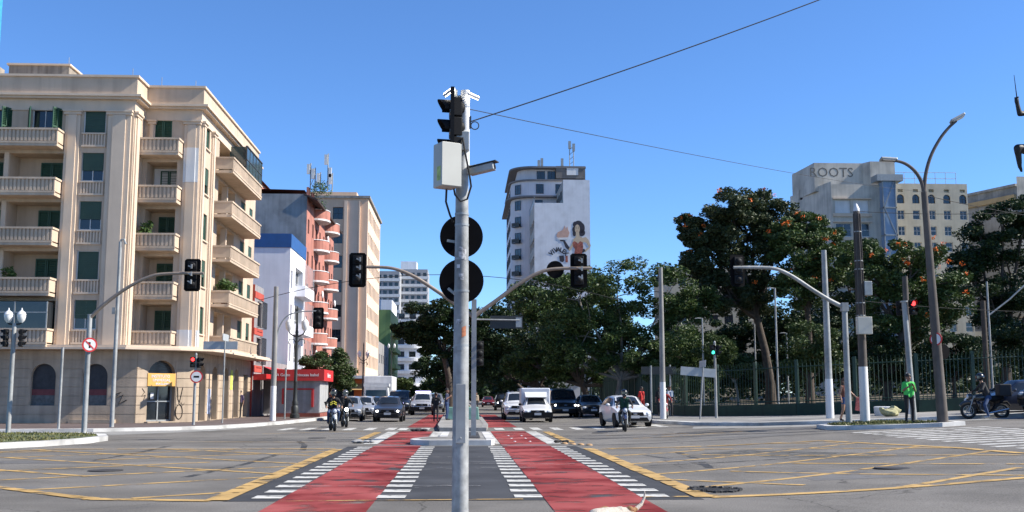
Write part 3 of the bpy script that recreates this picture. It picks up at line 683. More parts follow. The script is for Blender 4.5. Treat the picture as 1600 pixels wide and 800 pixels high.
def potted(label, x, y, z, h, r, n):
    t = thing('potted_plant', label, 'plant', (x,y,z)); g = np.random.RandomState(int(abs(x*100+z*31)))
    MB().lathe([(.13,0),(.18,.3),(.19,.3),(.15,.29)], n=10).build('pot', mat('terracotta', (.3,.12,.06), .9), t, True)
    MB().tube([(0,0,.2),(.03,.02,h*.7)], [.02,.01], 5).build('stem', K['bark'], t)
    cs = [(g.uniform(-r,r)*.6, g.uniform(-r,r)*.4, h*.45+g.uniform(0,.5)*h) for _ in range(7)]
    link(leaf_mesh('foliage', leaves_np(g, cs, [[r*.5]*3]*7, n, .09), LG), 'foliage', t)
potted('round dark shrub in a pot on the second floor corner balcony', -16.95, 57.5, FZ[2]+.05, 1.45, .45, 500)
potted('leafy plant on the left loggia balcony below the third floor', -23.3, 55.9, FZ[1]+.05, 1.25, .4, 300)
potted('tall leafy pot plant on the street side balcony, nearest the corner end', -13.75, 62.4, FZ[1]+.05, 1.6, .55, 500)
potted('bushy pot plant behind the tall one on the street side balcony', -13.7, 63.6, FZ[1]+.05, 1.35, .5, 400)
# blue netting scaffold tower seen over the roof at the far left
nx, nz = at(-3, 40, 120); sc = thing('netted_tower', 'blue netting covered scaffold tower rising behind the beige corner building', 'scaffold', (nx-4, 122, .1))
flat_box(sc, 'netting', -8, 3.9, -2, -1.0, 0, 66, mat('blue_netting', (.04,.33,.55), .8, var=.2, sc=2)); q = MB()
for x in (-6,-3,0,3.8): q.cyl((x,-2.1,0),(x,-2.1,66.5),.05,n=6)
q.build('scaffold_tubes', K['steel'], sc)
# ---- generic street building -------------------------------------------------
def bld(name, label, x0, x1, y0, y1, h): return thing(name, label, 'building', (x0, y0, .1)), (x1-x0), (y1-y0)
def shell(root, wx, wy, h, mf, mr, front=None, right=None, left=None, roof=None):
    """front faces the camera street crossing, right faces +x, left faces -x"""
    f = Wall(root, 0, 0, 0, 0); r = Wall(root, wx, 0, 0, PI/2); l = Wall(root, 0, wy, 0, -PI/2); bk = Wall(root, wx, wy, 0, PI)
    if front: front(f)
    if right: right(r)
    if left: left(l)
    f.build(0, wx, 0, h, mf); r.build(0, wy, 0, h, mr); l.build(0, wy, 0, h, mr); bk.build(0, wx, 0, h, mf)
    MB().box(.02, wx-.02, .02, wy-.02, h-.3, h-.25).build('roof', roof or K['concrete'], root, fix=False)
    return f, r, l
def capring(root, wx, wy, z0, z1, off, m, name='coping'): return MB().box(-off, wx+off, -off, wy+off, z0, z1).build(name, m, root, fix=False)
# narrow red striped house
b, wx, wy = bld('red_striped_house', 'narrow red and grey striped house beside the beige corner building', -24, -14.2, 74.05, 77.2, 9)
Kred = mat('red_plaster', (.50,.08,.05), .85, var=.1, sc=2, streak=.2); Kgr = mat('grey_plaster', (.32,.31,.31), .85, var=.12, sc=2, streak=.25)
def rr(w): w.grid([1.9], [3.7, 6.2], 1.5, 1.7, 'cross', .2)
shell(b, wx, wy, 9.0, Kred, Kgr, right=rr)
q = MB(); r_ = Wall(b, wx, 0, 0, PI/2)
for z in (3.05,5.6,8.1): r_.slab(q, 0, wy, z, z+.45, .04)
q.build('red_stripe', Kred, b, fix=False); q = MB()
for z in (3.6,6.1):
    for i in range(9): u = 1.0+i*.225; q.cyl(r_.p(u,z,-.35), r_.p(u,z+1.8,-.35), .018, n=5)
    q.cyl(r_.p(1,z,-.35), r_.p(2.8,z,-.35), .02, n=5); q.cyl(r_.p(1,z+1.8,-.35), r_.p(2.8,z+1.8,-.35), .02, n=5)
    for u in (1,2.8): q.cyl(r_.p(u,z,-.35), r_.p(u,z,.1), .02, n=5); q.cyl(r_.p(u,z+1.8,-.35), r_.p(u,z+1.8,.1), .02, n=5)
q.build('window_grille', K['iron'], b); q = MB(); r_.slab(q, .2, 3.0, 2.5, 2.9, .9); q.build('awning', K['red'], b, fix=False)
# low shop with red awning between
b, wx, wy = bld('awning_shop', 'low dark shop under a sloping red awning beyond the striped house', -24, -14.1, 77.25, 87.9, 4)
def rr(w): w.hole(.5, .1, 4.8, 2.7, 'metal', .8); w.hole(5.4, .1, 10, 2.7, 'metal', .8)
shell(b, wx, wy, 3.9, Kgr, Kgr, right=rr)
q = MB().add([(wx,.2,3.5),(wx+1.9,.2,2.65),(wx+1.9,10.4,2.65),(wx,10.4,3.5),(wx+1.9,.2,2.4),(wx+1.9,10.4,2.4)], [(0,1,2,3),(1,4,5,2)]); q.build('awning', K['red'], b)
# white house with blue band
b, wx, wy = bld('white_blue_house', 'white house with a broad blue band along its roof edge', -34, -14.1, 88, 96.4, 14)
zt = zat(440, 366, 88)-.1; Kbl = mat('blue_band', (.02,.10,.30), .6, var=.1, sc=2)
def rr(w): w.grid([1.0], [4.2, 7.4, 10.2], .8, 1.5, 'cross', .2); w.grid([5.0], [3.6, 6.8, 10.0], 4.2, 2.2, 'cross', .5, 'wframe')
def ff(w): pass
shell(b, wx, wy, zt, K['white'], K['white'], right=rr)
MB().box(-.05, wx+.06, -.06, wy+.06, zt-1.1, zt+.05).build('blue_band', Kbl, b, fix=False); r_ = Wall(b, wx, 0, 0, PI/2)
for z in (3.4, 6.6, 9.8):
    q = MB(); r_.slab(q, 2.5, 8.0, z-.1, z, .9); r_.slab(q, 2.5, 8.0, z, z+.8, .9, -.82); r_.slab(q, 2.5, 2.58, z, z+.8, .82, 0); q.build('balcony', K['white'], b, fix=False)
    q = MB()
    for i in range(8): r_.slab(q, 2.6+i*.75, 2.64+i*.75, z+.8, z+2.7, .88, -.84)
    q.build('balcony_grille', K['wframe'], b, fix=False)
# pink block with round balconies, bare grey side wall
b, wx, wy = bld('pink_apartment_block', 'salmon pink apartment block with rounded balconies and a bare grey side wall', -32, -14.1, 96.5, 117, 21)
zt = zat(478, 303, 96.5)-.1; Kpk = mat('pink_plaster', (.52,.21,.155), .85, var=.12, sc=1.5, streak=.3, stain=.15); Kcw = mat('bare_concrete', (.33,.33,.32), .9, var=.15, sc=.6, bump=.2, streak=.18, stain=.35)
lev = [3.4+2.95*i for i in range(6)]
def rr(w):
    w.grid([1.3, 4.2, 9.2, 12.2, 17.2, 19.3], [z+.9 for z in lev], .9, 1.3, ('cross','plain','glass'), .2); w.grid([6.7, 14.7], lev, 1.4, 2.1, 'glass', .3)
    w.hole(1, .1, 5.5, 2.6, 'metal', .5); w.hole(7, .1, 12, 2.6, 'metal', .5); w.hole(13.5, .1, 19, 2.6, 'metal', .5)
shell(b, wx, wy, zt, Kcw, Kpk, right=rr, roof=K['roofred'])
r_ = Wall(b, wx, 0, 0, PI/2)
for c in (6.7, 14.7):
    for z in lev:
        def half(rr_, z0, z1):
            n = 12; pts = [(wx, c-rr_*1.35)]+[(wx+rr_*math.cos(-PI/2+PI*i/n), c+rr_*1.35*math.sin(-PI/2+PI*i/n)) for i in range(n+1)]+[(wx, c+rr_*1.35)]; return MB().prism(pts, z0, z1)
        o = half(1.3, z-.16, z).build('balcony', K['whitepaint'], b); n = 14
        q = MB(); pp = [(wx+1.25*math.cos(-PI/2+PI*i/n), c+1.25*1.35*math.sin(-PI/2+PI*i/n)) for i in range(n+1)]
        for i in range(n): q.quad((*pp[i], z), (*pp[i+1], z), (*pp[i+1], z+.85), (*pp[i], z+.85))
        q.build('parapet', Kpk, o); MB().tube([(x, y, z+.9) for x, y in pp], .05, 6).build('rail', K['whitepaint'], o)
MB().add([(wx-.3,-.2,zt+.05),(wx+1.0,-.2,zt-.5),(wx+1.0,wy,zt-.5),(wx-.3,wy,zt+.05),(wx-.3,-.2,zt-.1),(wx+.95,-.2,zt-.62),(wx+.95,wy,zt-.62),(wx-.3,wy,zt-.1)],[(0,1,2,3),(7,6,5,4),(0,4,5,1),(1,5,6,2),(3,2,6,7)]).build('eaves', mat('dark_tiles', (.07,.045,.04), .9, var=.3, sc=4), b)
zr = zat(420, 283, 98)-.1; MB().box(3, wx-4.6, 1.2, 12, zt-.2, zr).build('roof_house', Kpk, b, fix=False)
MB().add([(2.8,1,zr),(wx-4.3,1,zr),(wx-4.3,12.2,zr),(2.8,12.2,zr),(4,5,zr+.5),(wx-6,5,zr+.5)],[(0,1,5,4),(2,3,4,5),(1,2,5),(3,0,4)]).build('roof_house_cap', K['roofred'], b)
MB().add([(wx-5.3,1.0,zr-.8),(wx-.4,1.0,zt+.55),(wx-.4,9,zt+.55),(wx-5.3,9,zr-.8)],[(0,1,2,3)]).build('lean_to_roof', MATS['dark_tiles'], b)
potted('large bush growing on the roof edge of the pink block', -15.2, 112, zt-.1, 4.2, 1.5, 900)
for i in range(5):
    q = MB(); yy, zz = 5.2+i*3.4, lev[(i*2)%6]+1.9; q.ball((wx+.45, yy, zz), .12, .38, .38, 10, 6)
    q.cyl((wx-.02, yy, zz-.1), (wx+.4, yy, zz), .03, n=5); q.build('satellite_dish', K['whitepaint'], b, True)
# peach block
b, wx, wy = bld('peach_office_block', 'tall peach office block with vertical ribs and rooftop antennas', -26.5, -14.0, 157, 180.5, 31)
zt = zat(571, 310, 157)-.1; Kpe = mat('peach_plaster', (.84,.57,.39), .85, var=.05, sc=.6, streak=.06); Kpl = mat('peach_light', (.84,.63,.47), .85, var=.05, sc=.6, streak=.06)  # lighter peach paints sun onto the street side; the ribs share it
lv = [5.6+3.6*i for i in range(7)]
def ff(w): w.grid([2.2, 5.2, 8.1], lv, 1.5, 1.8, 'cross', .3, 'frame')
def rr(w): w.grid([2.0+2.45*i for i in range(9)], lv, 1.5, 1.9, 'glass', .25, 'wframe'); w.hole(1,.1,10,3,'metal',.5); w.hole(12,.1,22,3,'metal',.5)
f_, r_, l_ = shell(b, wx, wy, zt, Kpe, Kpl, front=ff, right=rr)
q = MB(); f_.slab(q, 9.05, 9.5, 4.4, zt-.4, .35); f_.slab(q, 11.2, 11.35, 4.4, zt-.4, .3); f_.slab(q, 9.52, 11.18, 4.4, zt-.4, .12); q.build('rib', Kpl, b, fix=False)
capring(b, wx, wy, zt, zt+.35, .3, K['concrete']); MB().box(3.5, wx-2, 3, 16, zt+.3, zt+1.5).build('roof_house', Kpe, b, fix=False)
MB().prism([(7,-2.5),(wx+2.2,-2.5),(wx+2.6,0),(wx+2.6,wy),(wx,wy),(wx,-.02),(7,-.02)], 3.9, 4.3).build('canopy', K['whitepaint'], b)
MB().box(6.5, wx-.3, -.55, -.05, .2, 3.8).build('shop_front', mat('orange_shop', (.75,.17,.03), .6, var=.15, sc=1), b, fix=False)
MB().add([(5,-.6,3.2),(wx,-.6,3.2),(wx,-2.6,2.3),(5,-2.6,2.3)],[(0,1,2,3)]).build('awning', mat('tan_awning', (.5,.33,.14), .8), b)
MB().box(8,wx-1.5,-.62,-.57,.2,2.3).build('shop_opening', K['glass'], b, fix=False)
am = thing('antenna_mast', 'cluster of white mobile phone antennas on the peach block roof', 'antenna', (-20.5, 161, zt+2.3))
q = MB(); pn = MB()
for (x, h, k) in ((0,5.4,2),(-2.6,3.9,1),(-1.9,3.2,1),(-1.1,2.5,1),(.7,2.4,1)):
    q.cyl((x,0,-.4),(x,0,h),.09,n=6)
    for j in range(k): pn.box(x-.55 if j % 2 == 0 else x+.1, x-.1 if j % 2 == 0 else x+.55, -.3, .1, h-1.7-j*2.0, h-.2-j*2.0)
for i in range(6): q.cyl((-2.6+i*.55,0,.3+.3*(i%2)),(-2.1+i*.55,0,1.6-.3*(i%2)),.05,n=5)
q.build('mast', K['steel'], am); pn.build('antenna_panel', K['whitepaint'], am)
# green block
b, wx, wy = bld('green_apartment_block', 'green block with sun tinted into its yellow-green street side further down the avenue', -30, -13.8, 207, 232, 18)
zt = zat(607, 484, 207)-.1; Kgn = mat('green_shaded', (.20,.32,.12), .85, var=.08, sc=.5, streak=.15); Kyg = mat('green_sunlit', (.62,.66,.26), .85, var=.06, sc=.5, streak=.12)  # sun on the street side and shade on the front put into the colours
def rr(w): w.grid([3+4.2*i for i in range(5)], [4.5+3.1*i for i in range(4)], 2, 1.7, 'glass', .3, 'wframe')
f_, r_, l_ = shell(b, wx, wy, zt, Kgn, Kyg, right=rr)
for i in range(4):
    q = MB(); r_.slab(q, 1.2, 16, 3.6+3.1*i, 4.4+3.1*i, 1.1); q.build('balcony', Kyg, b, fix=False)
MB().box(2, wx-2.5, 2, 8, zt-.2, zt+2.6).build('roof_house', K['white'], b, fix=False)
# dark narrow building between peach and green, white deco block with curved balconies
b, wx, wy = bld('grey_low_block', 'grey low block tucked between the peach and green blocks', -24, -14.0, 181, 206, 12)
def rr(w): w.grid([3+4*i for i in range(6)], [3.5,7], 1.6, 1.5, 'cross', .3)
shell(b, wx, wy, 10.5, Kcw, Kgr, right=rr)
zt = zat(630, 505, 290); b, wx, wy = bld('white_curved_block', 'white apartment block with rounded corner balconies closing the avenue', -30, -10.6, 290, 330, zt)
lv = [5+3.4*i for i in range(6)]
def ff(w): w.grid([10.5, 13.6, 16.6], lv, 1.8, 1.5, 'cross', .3); w.grid([2,5,8], lv, 1.8, 1.5, 'cross', .3)
f_, r_, l_ = shell(b, wx, wy, zt, K['white'], K['white'], front=ff, right=lambda w: w.grid([3+4*i for i in range(8)], lv, 2, 1.5, 'cross', .3))
for z in lv:
    pts = [(9, -.02)]+[(wx-3+3.6*math.sin(t)*1.0, 2.2-3.6*math.cos(t)) for t in [PI/2*i/8 for i in range(9)]]+[(wx+.6, wy), (wx, wy), (wx,-.02)]
    MB().prism([(9,-1.4)]+pts[1:10]+[(wx+.6,12),(wx-.1,12),(wx-.1,.1),(9,.1)], z-1.1, z-.25).build('balcony', K['whitepaint'], b)
zz = zat(605, 469, 240); b, wx, wy = bld('white_set_back_block', 'plain white block with small windows behind the green block', -34, -16.4, 250, 268, zz)
def ff(w): w.grid([3,6,9,12,15], [zz-3-3.2*i for i in range(4)], 1.5, 1.4, 'cross', .3)
shell(b, wx, wy, zat(605, 469, 250), K['white'], K['white'], front=ff)
# far high-rise, two volumes with white floor bands
for (u0, u1, v, Y, lab) in ((588, 624, 424, 455, 'left volume of the distant banded white high-rise'), (622, 668, 421, 470, 'right volume of the distant banded white high-rise')):
    x0, x1 = xat(u0, 450, Y), xat(u1, 450, Y); h = zat(630, v, Y); b, wx, wy = bld('distant_high_rise', lab, x0, x1, Y, Y+25, h)
    nf = 14; lv = [h-3.0-3.35*i for i in range(nf)]; nc = int(wx/2.4)
    def ff(w): w.grid([1.3+i*(wx-2.6)/(nc-1) for i in range(nc)], lv, 1.5, 1.5, ('plain','plain','cross'), .3)
    f_, r_, l_ = shell(b, wx, wy, h, mat('far_grey', (.36,.37,.39), .85, var=.08, sc=.3), MATS['far_grey'], front=ff)
    for z in lv: MB().box(-.35, wx+.35, -.5, .0-.03, z-1.35, z-.2).build('floor_band', K['whitepaint'], b, fix=False)
    if u1 > 650: MB().box(1, wx*.62, 1, 12, h, h+3.6).build('roof_house', K['white'], b, fix=False)
# ---- centre tower and mural block (right of the avenue) ----------------------
TY = 205.; x0 = xat(800, 350, TY); xm = xat(835, 350, TY-14); x1 = xat(922, 350, TY-14); zt = zat(850, 263, TY)-.1
b = thing('curved_tower', 'pale tower with a rounded corner and dark cornices behind the mural block', 'building', (x0, TY, .1))
wxx = xat(912, 290, TY)-x0; wyy = 26; r = 4.2
def plan(off, top=False):
    return [(wxx+off, -off)]+[(wxx+off, wyy), (-off, wyy)]+[(r-(r+off)*math.cos(t), r-(r+off)*math.sin(t)) for t in [PI/2*i/8 for i in range(9)]]
Ktw = mat('tower_plaster', (.70,.69,.73), .85, var=.06, sc=.4, streak=.08)
zm = zat(820, 310, TY); zu = zat(850, 283, TY)
MB().prism(plan(0)[::-1], 0, zu).build('wall', Ktw, b, True); MB().prism(plan(-1.2)[::-1], zu, zt).build('penthouse', Ktw, b, True)
for z, o, t in ((zt, .4, .35), (zu-.1, .4, .3), (zm, 1.0, .35)): MB().prism(plan(o)[::-1], z, z+t).build('cornice', mat('tower_cornice', (.20,.19,.19), .9), b, True)
fw = Wall(b, 0, 0, 0, 0); lw = Wall(b, 0, wyy, 0, -PI/2)
zz = zu-2.6; k = 0
while zz > 6:
    for u in ([r+1.2, r+5.0, r+8.6] if zz > zm-2 else [r+1.0]): fw.window(u, zz, 1.5, 1.9, 'cross', 'frame', -.05)
    for i in range(5): lw.window(4+i*3.6, zz, 1.5, 1.9, 'cross', 'frame', -.05)
    a = PI/4; px, py = r-(r+.06)*math.cos(a), r-(r+.06)*math.sin(a); fr, pn_, nm = win_mesh('cross', 1.5, 1.9, 'frame'); o = link(fr, 'window', b, (px, py, zz), -PI/4); link(pn_, nm, o)
    if zz < zm-3:
        q = MB(); q.obox((px-.25, py-.25, zz-.15), (2.0, .7, .12), (0,0,-PI/4)); q.obox((px-.5, py-.5, zz+.3), (2.0, .05, .7), (0,0,-PI/4)); q.build('balcony', K['iron'], b)
    zz -= 3.15
for u in (r+1.5, r+3.6, r+6.5): fw.window(u, zu+.4, 1.6, 1.7, 'glass', 'frame', 1.15)
zq = zat(890, 260, TY)-.1; MB().box(wxx-5.4, wxx+.3, -.3, 6, zu+.4, zq).build('roof_house', mat('dark_roofhouse', (.17,.16,.15), .9, var=.2, sc=1), b, fix=False); fw.window(wxx-2.2, zu+1.0, 2.4, 1.8, 'white', 'frame', -.36)
q = MB()
for x, h in ((wxx-2.5,5.5),(wxx-1.7,5.0),(wxx-4,2),(wxx-8,2),(wxx-8.6,1.6)): q.cyl((x,2,zq-.5),(x,2,zq+h),.1,n=5); q.box(x-.25,x+.25,1.8,2.2,zq+h-1.5,zq+h)
for i in range(4): q.cyl((wxx-2.5,2,zq+.8+i),(wxx-1.7,2,zq+1.5+i),.05,n=4)
q.build('antenna', K['steel'], b)
MY = TY-14; b = thing('mural_block', 'pale blue-grey block with a large painted woman on its blank side wall', 'building', (xm, MY, .1))
wm = x1-xm; z1 = zat(850, 317, MY)-.1; z2 = zat(900, 281, MY)-.1; ustep = xat(880, 300, MY)-xm
Kmu = mat('mural_wall', (.74,.77,.82), .85, var=.05, sc=.5, streak=.05, stain=.12)
lw = Wall(b, 0, 40, 0, -PI/2); zz = z1-4.5
nl = 0
while zz > 3: 
    for i in range(10): lw.hole(2+i*3.8-.0, zz, 2+i*3.8+2.9, zz+1.6, 'glass', .3, 'frame')
    zz -= 3.3
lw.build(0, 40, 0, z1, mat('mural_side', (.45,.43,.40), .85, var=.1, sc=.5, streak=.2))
fwm = Wall(b, 0, 0, 0, 0); fwm.build(0, wm, 0, z1, Kmu); q = MB(); fwm.cells(q, ustep, wm, z1, z2); q.build('wall', Kmu, b, fix=False)
MB().box(ustep, wm, .01, 15, z1-.1, z2-.02).build('upper_storey', MATS['mural_side'], b, fix=False); MB().box(.01, wm-.01, .01, 39.9, z1-.3, z1-.05).build('roof', K['concrete'], b, fix=False)
Wall(b, wm, 0, 0, PI/2).build(0, 40, 0, z2, Kmu); uw = Wall(b, ustep, 15, 0, -PI/2)
for i in range(3): uw.window(3+i*4, z1+1.2, 2, 1.6, 'cross', 'frame', -.05)
q = MB(); 
for i in range(20): lw.slab(q, i*2, i*2+.08, z1, z1+1.1, .0, .08)
lw.slab(q, 0, 40, z1+1.02, z1+1.1, .02, .1); q.build('roof_railing', mat('rail_blue', (.35,.47,.6), .6), b, fix=False)
def mural(pts, m, d, name='mural_figure'):      # pts in photo pixels of the flat wall painting
    P = [(xat(u, v, MY)-xm, zat(u, v, MY)-.1) for u, v in pts]
    MB().prismy(P, -.02-d, -.004).build(name, m, b)
Zx = lambda L: [(780+x/3.477, 230+y/3.478) for x, y in L]
Mh = mat('mural_hair', (.03,.03,.045), .8, var=.1); Ms = mat('mural_skin', (.60,.47,.33), .8, var=.05); Md = mat('mural_dress', (.34,.10,.07), .8, var=.6, sc=3); Mp = mat('mural_meat', (.60,.38,.30), .8, var=.1)
ell = lambda cx, cy, rx, ry, n=18: Zx([(cx+rx*math.cos(2*PI*i/n), cy+ry*math.sin(2*PI*i/n)) for i in range(n)])
for e in ((430,418,22,19),(412,420,12,16),(450,440,15,28),(448,465,19,19),(408,468,9,17),(405,448,8,16)): mural(ell(*e), Mh, .012+.0007*e[0]/100)
mural(ell(424,444,14,24), Ms, .026); mural(Zx([(416,462),(434,462),(437,490),(416,490)]), Ms, .024)
mural(Zx([(402,500),(418,484),(440,484),(458,496),(458,520),(400,520)]), Ms, .022); mural(Zx([(455,492),(470,488),(484,502),(498,534),(488,542),(474,520),(456,512)]), Ms, .021)
mural(Zx([(498,534),(488,542),(462,560),(458,572),(470,568),(492,548)]), Ms, .023); mural(Zx([(404,504),(412,512),(396,548),(384,564),(376,556),(390,534)]), Ms, .023)
for x, y in ((418,440),(430,440)): mural(ell(x,y,3,1.6,8), Mh, .032)
mural(ell(423,456,4,2,8), Md, .032); mural(Zx([(414,434),(421,432),(421,434),(414,436)]), Mh, .031); mural(Zx([(427,432),(434,434),(434,436),(427,434)]), Mh, .031)
mural(Zx([(398,518),(410,510),(422,518),(428,524),(440,510),(454,518),(456,545),(450,578),(408,578),(412,555),(402,540)]), Md, .03)
mural(Zx([(330,503),(355,505),(382,545),(378,560),(360,545),(348,512),(332,511)]), Mh, .022); mural(Zx([(440,555),(462,552),(470,565),(440,578)]), Mh, .028)
mural(Zx([(310,482),(318,462),(345,450),(356,425),(362,445),(370,430),(374,448),(382,465),(375,488),(345,496),(322,495)]), Mp, .02); mural(Zx([(312,492),(380,490),(372,501),(325,503)]), K['whitepaint'], .026)
for i, c_ in enumerate('VIVALEX'):
    t = -1.0+2.0*i/6; u, v = 780+(322+46*math.sin(t))/3.477, 230+(590-42*math.cos(t)+10)/3.478
    o = lettering(c_, 1.15, Mh, b, (xat(u, v, MY)-xm, -.03, zat(u, v, MY)-.1), 0, .04); o.rotation_euler = (PI/2, t*.8, 0)
mural(Zx([(325,590),(350,588),(354,615),(345,625),(330,620)]), Mh, .02); mural(Zx([(360,590),(372,590),(373,625),(360,625)]), Md, .02)
# ---- right background blocks ---------------------------------------------------
def px_block(name, label, Y, depth, pts, m, ms, front=None, left=None):
    """pts: outline (photo px) of the front face"""
    P = [at(u, v, Y) for u, v in pts]; x0 = min(p[0] for p in P); b = thing(name, label, 'building', (x0, Y, .5))
    return b, [(x-x0, z-.5) for x, z in P], x0
RY = 112.
x0, x1, x2, x3 = (xat(u, 330, RY) for u in (1300, 1362, 1397, 1398)); h1 = zat(1330, 288, RY)-.5
b = thing('grey_hotel_block', 'weathered cream block with a stepped graffitied top behind the orange-flowered tree', 'building', (x0, RY, .5))
Kct = mat('weathered_cream', (.66,.61,.52), .9, var=.1, sc=.5, streak=.16, stain=.25)
wx = x2-x0; f_ = Wall(b, 0, 0, 0, 0); zb = zat(1330, 310, RY)-.5
for i in range(6):
    for u in (1.2, 3.2): f_.hole(u-.85, zb-.9-i*2.55-.7, u+.85, zb-.9-i*2.55+.75, 'cross' if i % 2 else 'white', .2, 'wframe')
    f_.hole(5.7, zb-.5-i*2.55, 5.9, zb-.5-i*2.55+.9, None, .3, back=True, win=[])
f_.build(0, wx, 0, h1, Kct)
q = MB()
for i in range(6): f_.slab(q, .1, 4.3, zb-.9-i*2.55-1.1, zb-.9-i*2.55-.75, .16); f_.slab(q, .1, 4.3, zb-.9-i*2.55+.8, zb-.9-i*2.55+.95, .2)
q.build('floor_band', K['plaster2'], b, fix=False)
lx = -(x0-xat(1257, 330, RY+4)); 
l_ = Wall(b, lx, 9, 0, math.atan2(-9, -lx)); L_ = math.hypot(lx, 9)
for z in (zb+1.0, zb-3.5): l_.hole(2.2, z, 2.9, z+1.2, 'cross', .2)
l_.build(0, L_, 0, h1+.3, Kct); k_ = Wall(b, lx+9, 20, 0, math.atan2(-11, -9)); k_.build(0, math.hypot(9,11), 0, h1, Kct)
MB().prism([(0.0,.02),(wx,.02),(wx,20),(lx+9,20),(lx,9.05)], h1-.3, h1-.2).build('roof', K['concrete'], b)
Wall(b, wx, 0, 0, PI/2).build(0, 20, 0, h1, Kct)
t1 = zat(1310, 256, RY+3)-.5; tt = Wall(b, -.9, 2.6, 0, 0); tx = xat(1390, 260, RY+3)-x0
MB().prism([(-.9,2.6),(xat(1345,260,RY+3)-x0,2.6),(xat(1352,260,RY+3)-x0,1.6),(tx,1.6),(tx,16),(lx+7.5,16),(lx+.3,9)], h1-.3, t1).build('top_storey', Kct, b)
o = lettering('ROOTS', 1.5, mat('spray_black', (.17,.16,.14), .9, var=0), b, (1.0, 2.593, (h1+t1)/2+.35), 0, -.0)
xs = xat(1395, 330, RY-1)-x0; q = MB(); n = 8                 # blue steel lift / stair shaft
for i in range(n+1): q.box(xs-1.0, xs+.45, -1.0, .3, .2+i*(h1/n), .35+i*(h1/n)) if i < n else q.box(xs-1.6, xs+1.2, -1.2, .6, h1+.2, h1+.9)
for a, c in ((xs-1.0,-1.0),(xs+.35,-1.0)): q.box(a, a+.1, c, c+.1, 0, h1+.3)
for i in range(n): q.obox((xs-.28, -.98, .28+(i+.5)*h1/n), (.08,.06,math.hypot(1.2,h1/n)), (0, math.atan2(1.2,h1/n)*(1 if i % 2 else -1), 0))
e = q.build('steel_shaft', K['steel'], b); MB().box(xs-.95, xs+.4, -.92, .25, .2, h1+.2).build('shaft_cladding', mat('blue_glass_clad', (.26,.36,.50), .3, var=.15, sc=1), e, fix=False)
YY = RY+6; xa, xb = xat(1398, 330, YY), xat(1513, 330, YY); h = zat(1450, 287, YY)-.5
b = thing('arched_window_block', 'yellowish block with a row of arched windows under a stained parapet', 'building', (xa, YY, .5)); f_ = Wall(b, 0, 0, 0, 0); Kyl = mat('yellow_cream', (.62,.56,.43), .9, var=.08, sc=.5, streak=.1, stain=.15)
us = [xat(u, 340, YY)-xa for u in (1408.5, 1432.5, 1457, 1481, 1506)]; rows = [zat(1450, v, YY)-.5 for v in (318, 343, 368, 393, 418, 443, 468, 493, 518)]
for j, z in enumerate(rows):
    for u in us: f_.hole(u-.42, z, u+.42, z+1.05, ('sash','cross','cross')[(j+int(u)) % 3], .2, 'wframe' if j else 'frame', arch=(j == 0))
for u in us: f_.hole(u-.3, h-1.0, u+.3, h-.65, None, .3, back=True, win=[])
wx = xb-xa; f_.build(0, wx, 0, h, Kyl); Wall(b, wx, 0, 0, PI/2).build(0, 15, 0, h, Kyl); Wall(b, 0, 15, 0, -PI/2).build(0, 15, 0, h, Kyl); MB().box(.02, wx-.02, .02, 15, h-.5, h-.4).build('roof', K['concrete'], b, fix=False)
q = MB()
for i in range(7): q.cyl((.3+i*1.2,.5,h-.4),(.3+i*1.2,.5,h+1.4),.03,n=5)
for z in (.7,1.4): q.cyl((.3,.5,h+z),(7.5,.5,h+z),.03,n=5)
q.build('roof_railing', K['steel'], b)
YY = RY+14; xa = xat(1522, 330, YY); h = zat(1560, 283, YY)-.5
b = thing('far_right_block', 'stained grey corner block with an ochre band behind the dark trees', 'building', (xa, YY, .5)); aa = R_(20)
f_ = Wall(b, 0, 14, 0, math.atan2(-14, 5.5)); L_ = math.hypot(14, 5.5)
for i in range(4): f_.hole(2+i*3.2, 3+0*i, 3.8+i*3.2, 4.6, 'cross', .2)
f_.build(0, L_, 0, h-.6, Kcw); g_ = Wall(b, 5.5, 0, 0, 0)
for z in (h-3.8, h-7, h-10.2):
    for u in (1.4,4.0,6.6): g_.hole(u, z, u+1.5, z+1.5, 'cross', .2, 'wframe')
g_.build(0, 16, 0, h+.6, Kct); q = MB(); f_.slab(q, .2, L_-.2, h-2.2, h-1.6, .4); q.build('ochre_band', mat('ochre', (.40,.29,.15), .8, var=.15, sc=1), b, fix=False); q = MB(); f_.slab(q, 0, L_, h-.6, h-.3, .3); q.build('cornice', K['concrete'], b, fix=False)
Wall(b, 21.5, 0, 0, PI/2).build(0, 14, 0, h+.6, Kct)
MB().prism([(0,14),(5.5,.02),(21.5,.02),(21.5,14)], h-.75, h-.65).build('roof', K['concrete'], b)
YY = 150.; xa, xb = xat(1050, 480, YY), xat(1200, 480, YY); h = zat(1100, 418, YY)-.5
b = thing('beige_park_block', 'beige apartment block seen between the park trees', 'building', (xa, YY, .5)); wx = xb-xa; f_ = Wall(b, 0, 0, 0, 0)
f_.grid([1.6+2.15*i for i in range(6)], [h-2.6-2.7*i for i in range(6)], 1.25, 1.3, ('cross','cross','sash'), .2, 'frame'); f_.build(0, wx, 0, h, Kyl); Wall(b, wx, 0, 0, PI/2).build(0, 14, 0, h, Kyl); Wall(b, 0, 14, 0, -PI/2).build(0, 14, 0, h, Kyl); MB().box(.02,wx-.02,.02,14,h-.4,h-.3).build('roof', K['concrete'], b, fix=False)
YY = 128.; xa, xb = xat(1330, 560, YY), xat(1600, 560, YY); b = thing('low_park_pavilion', 'long low beige building at the back of the park', 'building', (xa, YY, .8)); wx = xb-xa; f_ = Wall(b, 0, 0, 0, 0)
